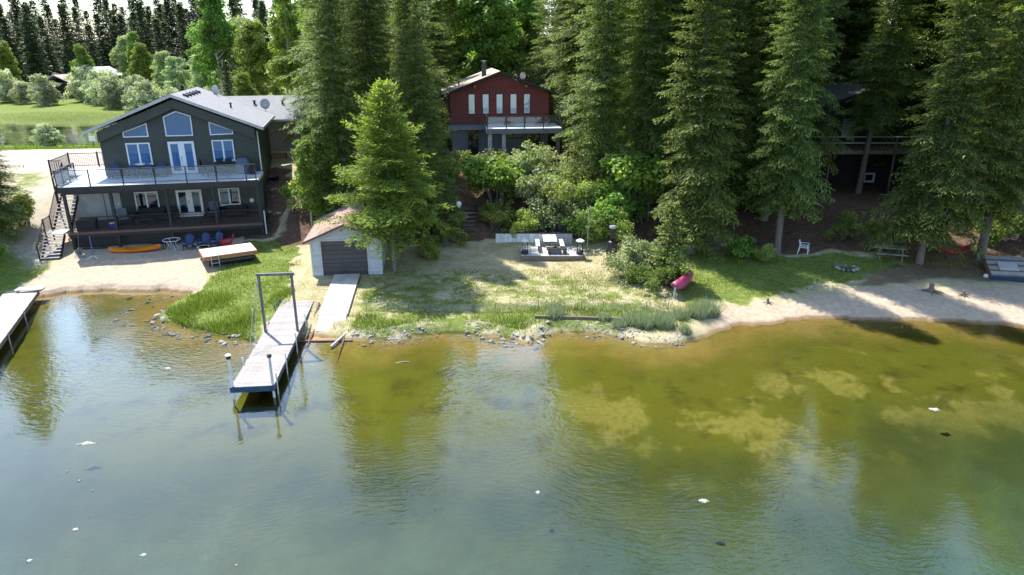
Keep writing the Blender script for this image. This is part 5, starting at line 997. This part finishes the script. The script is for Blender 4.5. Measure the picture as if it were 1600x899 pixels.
for i, (a, b, lb) in enumerate([((-8.2, 32.2, .1), (-6.4, 32.7, .16), 'pale driftwood log beside the boat ramp end'), ((-9.0, 31.0, .02), (-8.2, 33.6, .25), 'thin driftwood pole leaning across the ramp edge'), ((-10.75, 35.6, .62), (-10.5, 31.6, .02), 'dark driftwood trunk between dock and ramp'), ((-5.6, 29.6, -.25), (-4.9, 29.8, -.24), 'small pale stick lying in shallow water')]):
    mid = tuple((p + q) / 2 + o for p, q, o in zip(a, b, (.04, .06, .02))); tag(MB().tube([a, mid, b], [.07, .06, .035], 7).build('driftwood', weathered_l if i != 2 else old_timber, None), lb, 'driftwood', 'driftwood by the ramp')
# ---------------------------------------------------------------- red house up the bank
def red_house():
    H = thing('red_house', 'red sided two storey cabin with five tall windows and glass railed deck', 'house', (-5.6, 64.0, 0), 6); W_ = 9.05; D_ = 10.; p = (11.95 - 10.25) / (W_ / 2); xm = W_ / 2
    rz = lambda x: 11.85 - abs(x - xm) * p
    MB().prism([(0, 7.25), (W_, 7.25), (W_, rz(W_)), (xm, rz(xm)), (0, rz(0))], 0, D_).build('upper_wall', red_siding, H); MB().box(.05, W_ - .05, .05, D_ - .05, 3.8, 7.25).build('lower_wall', grey_stucco, H)
    wx = [(1.6, 2.27), (2.88, 3.55), (4.14, 4.82), (5.42, 6.1), (6.66, 7.35)]; holes = [(a, b, 8.3, 10.15) for a, b in wx]
    siding(H, lambda z: (max(0, xm - (11.82 - z) / p), min(W_, xm + (11.82 - z) / p)), 7.28, 11.7, 0, holes, red_siding, .22, .03)
    for a, b in wx: window(H, a, b, 8.3, 10.15, -.02, dark_timber, glass_pale, 1, .07, False)
    f = window(H, 1.55, 2.5, 4.7, 7.05, .02, black_metal, glass_dark, 1, .08, False, name='glass_door'); MB().box(1.7, 1.74, -.09, -.05, 5.6, 5.9).build('handle', galvan, f)
    window(H, 4.9, 6.6, 6.1, 6.85, .02, black_metal, glass_dark, 2, .07, False); window(H, 6.95, 8.3, 4.6, 6.6, .02, black_metal, glass_dark, 2, .07, False, name='patio_door')
    r = gable_roof(H, -.75, xm, W_ + .75, 12.12 - (xm + .75) * p, 12.12, -.9, D_ + .6, .18, roof_pale, dark_timber)
    MB().box(3.0, 3.4, 1.4, 1.8, 11.5, 12.75).build('chimney', black_metal, r); MB().lathe([(.12, 0), (.12, .12), (.24, .14), (.24, .2), (.0, .22)], 10, (3.2, 1.6, 12.75)).build('chimney_cap', galvan, r)
    MB().lathe([(.08, 0), (.08, .65), (.14, .67), (.1, .78)], 10, (.9, 3., 10.75)).build('vent_pipe', grey_steel, r)
    for x in (2.2, xm + 2.3): MB().box(x - .08, x + .08, -.85, -.03, rz(x) - .28, rz(x) - .08).build('purlin_end', cedar, H)
    # decks: narrow left part, deep right part
    MB().box(-.3, 3.05, -1.55, -.05, 7.3, 7.46).build('narrow_deck', grey_stucco, H); MB().box(3.06, 9.6, -4.1, -.05, 7.3, 7.461).build('deck', deck_white, H); MB().box(3.0, 9.65, -4.16, -4.105, 7.02, 7.42).box(3.0, 3.055, -4.1, -1.6, 7.02, 7.42).box(-.3, 3.0, -1.62, -1.56, 7.1, 7.44).box(3.1, 9.5, -3.9, -3.7, 7.05, 7.29).build('deck_fascia', grey_stucco, H)
    baluster_rail(H, (-.25, -1.5), (3.0, -1.5), 7.46, 1.02, black_metal, .14); baluster_rail(H, (3.06, -4.05), (3.06, -1.5), 7.46, 1.02, black_metal, .14)
    rl = MB().box(3.0, 9.65, -4.13, -4.05, 8.44, 8.5).box(3.0, 9.65, -4.11, -4.07, 7.54, 7.58).build('glass_railing', black_metal, H); px = [3.06, 4.7, 6.3, 7.95, 9.58]
    for x in px: MB().box(x - .04, x + .04, -4.13, -4.05, 7.4, 8.46).build('rail_post', black_metal, rl)
    for a, b in zip(px[:-1], px[1:]): MB().box(a + .08, b - .08, -4.1, -4.085, 7.6, 8.42).build('glass_panel', rail_glass, rl)
    for x in (3.3, 4.5, 9.3): MB().box(x - .16, x + .16, -3.95, -3.65, 3.6, 7.04).build('deck_post', grey_wall if x < 9 else old_timber, H)
    MB().box(1.0, 3.0, -1.4, -.2, 4.3, 4.45).build('door_step', concrete, H)
red_house()
satellite((-5.6 + 6.6, 66.5, 11.15), 10, .65, 'round pale satellite dish on the right slope of the red house')

# ---------------------------------------------------------------- dark cabin in the trees
def dark_cabin():
    H = thing('dark_cabin', 'dark brown cabin with a raised timber deck half hidden by spruces', 'cabin', (22.0, 60.0, 0), 0); dk = pm('dark_brown_siding', (.03, .026, .024), (.02, .018, .017), .75, 4, bump=.1)
    MB().prism([(2.5, 2.2), (15, 2.2), (15, 8.9), (8.8, 10.9), (2.5, 8.9)], 0, 8).build('wall', dk, H)
    siding(H, lambda z: (2.5, 15), 2.6, 8.8, 0, [(6.3, 7.7, 6.75, 8.45), (8.92, 9.98, 2.8, 3.75)], dk, .3, .03)
    gable_roof(H, 1.6, 8.8, 16, 8.75, 11.05, -1.0, 8.6, .18, shingles('roof_dark', (.07, .065, .06), (.05, .047, .044)), dark_timber)
    window(H, 6.35, 7.65, 6.8, 8.4, -.02, dark_timber, glass_pale, 1, .07, False); window(H, 8.95, 9.95, 2.85, 3.7, -.02, trim_white, glass_dark, 1, .16, False)
    for i in range(10): MB().cham(1.5, 13.2, -3.0 + i * .29, -2.73 + i * .29, 6.0, 6.05, .006).build('deck_board', old_timber, H)
    MB().box(1.5, 13.2, -3.05, -3.005, 5.75, 6.02).box(1.5, 13.2, -.5, -.42, 5.75, 5.99).build('deck_beam', old_timber, H)
    MB().box(1.5, 13.2, -3.06, -2.94, 7.12, 7.18).box(1.5, 13.2, -3.02, -2.98, 6.62, 6.7).build('railing', weathered_l, H)
    for x in (1.6, 4.4, 7.3, 9.7, 11.6, 13.1): MB().box(x - .06, x + .06, -3.05, -2.93, 2.0, 7.12).build('deck_post', old_timber, H)
dark_cabin()
# ---------------------------------------------------------------- far building beyond the river
t = thing('far_building', 'far dark timber building with pale metal roofs beyond the river lawn', 'building', (-98.5, 150, gz(-95, 150) - .2), -12)
MB().box(0, 6.5, 0, 6, 0, 3.4).build('wall', dark_timber, t); gable_roof(t, -.6, 3.2, 7.2, 3.3, 4.9, -.8, 6.6, .15, roof_pale, fascia_grey)
MB().box(5.5, 12, 1.5, 8, 0, 4.4).build('rear_wall', old_timber, t); gable_roof(t, 4.9, 9, 12.8, 4.6, 6.4, .9, 8.6, .15, fascia_grey, fascia_grey); MB().add([(-.3, -2.2, 2.6), (4.4, -2.2, 2.6), (4.4, -.02, 3.2), (-.3, -.02, 3.2)], [(0, 1, 2, 3), (3, 2, 1, 0)][:1]).build('porch_roof', fascia_grey, t).modifiers.new('thick', 'SOLIDIFY').thickness = .1
for x in (-.2, 2., 4.3): MB().box(x - .07, x + .07, -2.15, -2.0, 0, 2.6).build('porch_post', dark_timber, t)
window(t, 1.0, 2.2, 1.2, 2.4, -.01, trim_white, glass_dark, 2, .08, False)
t = thing('road_sign', 'small white sign on a post by the far road edge', 'sign', (-44.5, 73.5, gz(-44.5, 73.5))); MB().box(-.04, .04, -.04, .04, -.2, .9).build('post', old_timber, t); MB().box(-.35, .35, -.06, -.042, .75, 1.3).build('board', trim_white, t)
t = thing('timber_planter', 'brown timber raised bed beside the dark house wing', 'planter', (-21.0, 61.3, gz(-21, 61.3) - .1), 5)
for i in range(3): MB().cham(-.9, .9, -.4, -.28, i * .2, .19 + i * .2, .01).build('timber', cedar, t); MB().cham(-.9, .9, .28, .4, i * .2, .19 + i * .2, .01).build('timber', cedar, t)
MB().box(-.88, .88, -.27, .27, 0, .5).build('soil', rust, t)
t = thing('old_fire_pit', 'dark metal fire bowl on the slope right of the dark house', 'fire pit', (-19.35, 55.2, gz(-19.35, 55.2))); MB().lathe([(.3, .1), (.5, .3), (.52, .34), (.45, .3), (.0, .18)], 14).build('bowl', black_metal, t)
for k in range(3): a = 2.1 * k; MB().box(.35 * math.cos(a) - .03, .35 * math.cos(a) + .03, .35 * math.sin(a) - .03, .35 * math.sin(a) + .03, -.1, .2).build('leg', black_metal, t)

# ---------------------------------------------------------------- right shore
x, y = 19.4, 43.6; t = thing('plastic_chair', 'white plastic armchair in the shade beside a spruce trunk', 'chair', (x, y, gz(x, y)), 60)
MB().cham(-.25, .25, -.25, .22, .42, .46, .01).build('seat', white_plastic, t)
for i in range(5): MB().beam((-.2 + i * .1, .22, .44), (-.22 + i * .11, .36, .92 - .02 * abs(i - 2)), .075, .018, (0, 1, 0)).build('back_slat', white_plastic, t)
for s in (-1, 1):
    MB().box(s * .3 - .035, s * .3 + .035, -.22, .28, .64, .665).build('arm', white_plastic, t); MB().beam((s * .27, -.22, .65), (s * .3, -.28, 0), .045).build('leg', white_plastic, t); MB().beam((s * .25, .26, .65), (s * .28, .34, 0), .045).build('leg', white_plastic, t)
def picnic(x, y, rz):
    t = thing('picnic_table', 'grey weathered picnic table in the shade under the spruces', 'picnic table', (x, y, gz(x, y)), rz)
    for i in range(5): MB().cham(-.9, .9, -.37 + i * .15, -.235 + i * .15, .72, .76, .006).build('top_board', weathered, t)
    for s in (-1, 1):
        for k in (0, 1): MB().cham(-.9, .9, s * .72 - .14 + k * .145, s * .72 - .005 + k * .145, .42, .46, .006).build('bench_board', weathered, t)
        MB().beam((s * .65, -.3, .72), (s * .65, -.75, 0), .09, .05).beam((s * .65, .3, .72), (s * .65, .75, 0), .09, .05).beam((s * .6, -.85, .4), (s * .6, .85, .4), .05, .09).build('leg', old_timber, t)
picnic(24.3, 42.2, -18)
x, y = 21.0, 40.8; t = thing('fire_ring', 'round fire ring of grey stones on the shaded grass', 'fire pit', (x, y, gz(x, y)))
for k in range(14): a = k / 14 * 6.283; o = link(STN[k % 6], 'stone', t, (.62 * math.cos(a), .55 * math.sin(a), .06)); o.scale = (.15, .13, .13); o.rotation_euler = (0, 0, a)
MB().lathe([(.5, .0), (.48, .02), (.0, .03)], 14).build('ash_bed', pm('ash', (.05, .048, .045), None, .95), t)
# hammock between two spruces
a = np.array((26.25, 41.3, gz(26, 41.3) + 1.75)); b = np.array((29.75, 41.7, gz(29.8, 41.7) + 1.75)); t = thing('hammock', 'red hammock slung between two spruce trunks', 'hammock', tuple(a)); a0 = np.zeros(3); b0 = b - a
V = []; nn = 25
for i in range(nn):
    f = .12 + .76 * i / (nn - 1); sag = -1.35 * 4 * f * (1 - f) * .86; wd = .36 * math.sin(math.pi * i / (nn - 1)) ** .5 + .04
    for k in range(7): q = k / 6 * 2 - 1; pz_ = a0 + (b0 - a0) * f + np.array((0, q * wd, sag + .25 * q * q * math.sin(math.pi * i / (nn - 1)))); V.append(tuple(pz_))
mb = MB().add(V, [(i * 7 + k, (i + 1) * 7 + k, (i + 1) * 7 + k + 1, i * 7 + k + 1) for i in range(nn - 1) for k in range(6)]); o = mb.build('cloth', red_cloth, t, True); o.modifiers.new('thick', 'SOLIDIFY').thickness = .015
for f0, f1 in ((0, .12), (1, .88)): sg = -1.35 * 4 * f1 * (1 - f1) * .86; MB().tube([a0 + (b0 - a0) * f0, a0 + (b0 - a0) * f1 + np.array((0, 0, sg))], .012, 5).build('rope', weathered_l, t)
# old raft on the beach
x, y = 31.2, 39.6; t = thing('old_raft', 'grey weathered wooden raft tilted on the beach at the right edge', 'raft', (x, y, gz(x, y) + .15), -20); t.rotation_euler = (R(16), R(-3), R(-20))
for i in range(12): MB().cham(-1.9, 1.9, -1.2 + i * .2, -1.01 + i * .2, .42, .46, .006).build('deck_board', weathered if i % 3 else old_timber, t)
MB().box(-1.95, 1.95, -1.27, -1.205, .1, .47).build('blue_edge', blue_paint, t); MB().box(-1.95, -1.905, -1.2, 1.2, .1, .47).build('rim', old_timber, t); MB().box(1.905, 1.95, -1.2, 1.2, .1, .47).build('rim', old_timber, t)
for yy in (-.8, .8): MB().tube([(-1.7, yy, .15), (1.7, yy, .15)], .22, 12).build('float_barrel', black_metal, t)
MB().cham(-1.4, -.4, -.5, .3, .47, .56, .01).build('hatch', weathered_l, t); MB().lathe([(.14, 0), (.16, .1), (.12, .24), (.0, .27)], 10, (-2.15, -.9, .1)).build('buoy', white_plastic, t)
for i, (x, y, s, lb) in enumerate([(24.3, 37.3, 1., 'dark weathered stump standing on the sunny sand'), (25.9, 36.8, .6, 'low root snag right of the stump on the sand'), (14.4, 36.0, .5, 'pale root snag where the shade meets the sand')]):
    g = np.random.default_rng(900 + i); t = thing('stump', lb, 'stump', (x, y, gz(x, y)), 0, None, s); MB().lathe([(.2, -.1), (.15, .2), (.13, .5), (.05, .55)], 9).build('bole', old_timber, t)
    for k in range(6): a = k * 1.05 + g.uniform(-.3, .3); MB().tube([(0, 0, .18), (.3 * math.cos(a), .3 * math.sin(a), .08), (.7 * math.cos(a), .7 * math.sin(a), .0)], [.07, .05, .015], 6).build('root', old_timber if i < 2 else weathered, t)
# scum floating on the lake
def foam(x, y, r, asp, rz, seed, lb):
    g = np.random.default_rng(seed); n = 26; rr = r * (1 + .22 * g.normal(0, 1, n)); rr = np.maximum(rr, r * .3); V = [(rr[k] * math.cos(k / n * 6.283) * asp, rr[k] * math.sin(k / n * 6.283), 0) for k in range(n)]
    mb = MB(); mb.add([(p[0], p[1], .004) for p in V] + [(p[0] * .7, p[1] * .7, .03) for p in V] + [(0, 0, .035)], [(k, (k + 1) % n, n + (k + 1) % n, n + k) for k in range(n)] + [(n + k, n + (k + 1) % n, 2 * n) for k in range(n)])
    o = mb.build('floating_scum', foam_mat, None); o.location = (x, y, 0); o.rotation_euler = (0, 0, R(rz)); tag(o, lb, 'floating scum', 'patches of pale scum on the lake')
for i, (x, y, r, asp, rz, lb) in enumerate([(-15.97, 22.26, .17, 2.9, 12, 'long pale scum streak floating at the left of the lake'), (-13.46, 17.38, .11, 1.4, 40, 'pale leafy scum patch below the long streak'), (-13.97, 16.02, .11, 1.2, 0, 'brownish scum patch in the lower left corner'), (-10.79, 16.26, .1, 1.3, 15, 'white scum speck at the bottom edge right of the brownish patch'),
    (-7.9, 15.84, .05, 1.4, 30, 'tiny white speck at the bottom edge left of centre'), (-14.84, 19.89, .06, 1.3, 0, 'small white speck between the streak and the leafy patch'), (-15.6, 20.45, .05, 1.2, 10, 'tiny white speck just under the long streak'), (-15.97, 28.62, .16, 1.4, 10, 'white floating clump left of the dock end'),
    (.86, 19.25, .11, 1.3, 60, 'pale scum patch at the lower centre of the lake'), (6.3, 18.8, .16, 1.4, -5, 'largest white scum patch right of the lower centre'), (17.36, 24.81, .2, 1.6, -8, 'yellowish floating clump over the olive shallows'), (-14.06, 19.35, .04, 1.2, 0, 'faint white speck right of the small specks')]): foam(x, y, r * .62, asp, rz, 950 + i, lb)
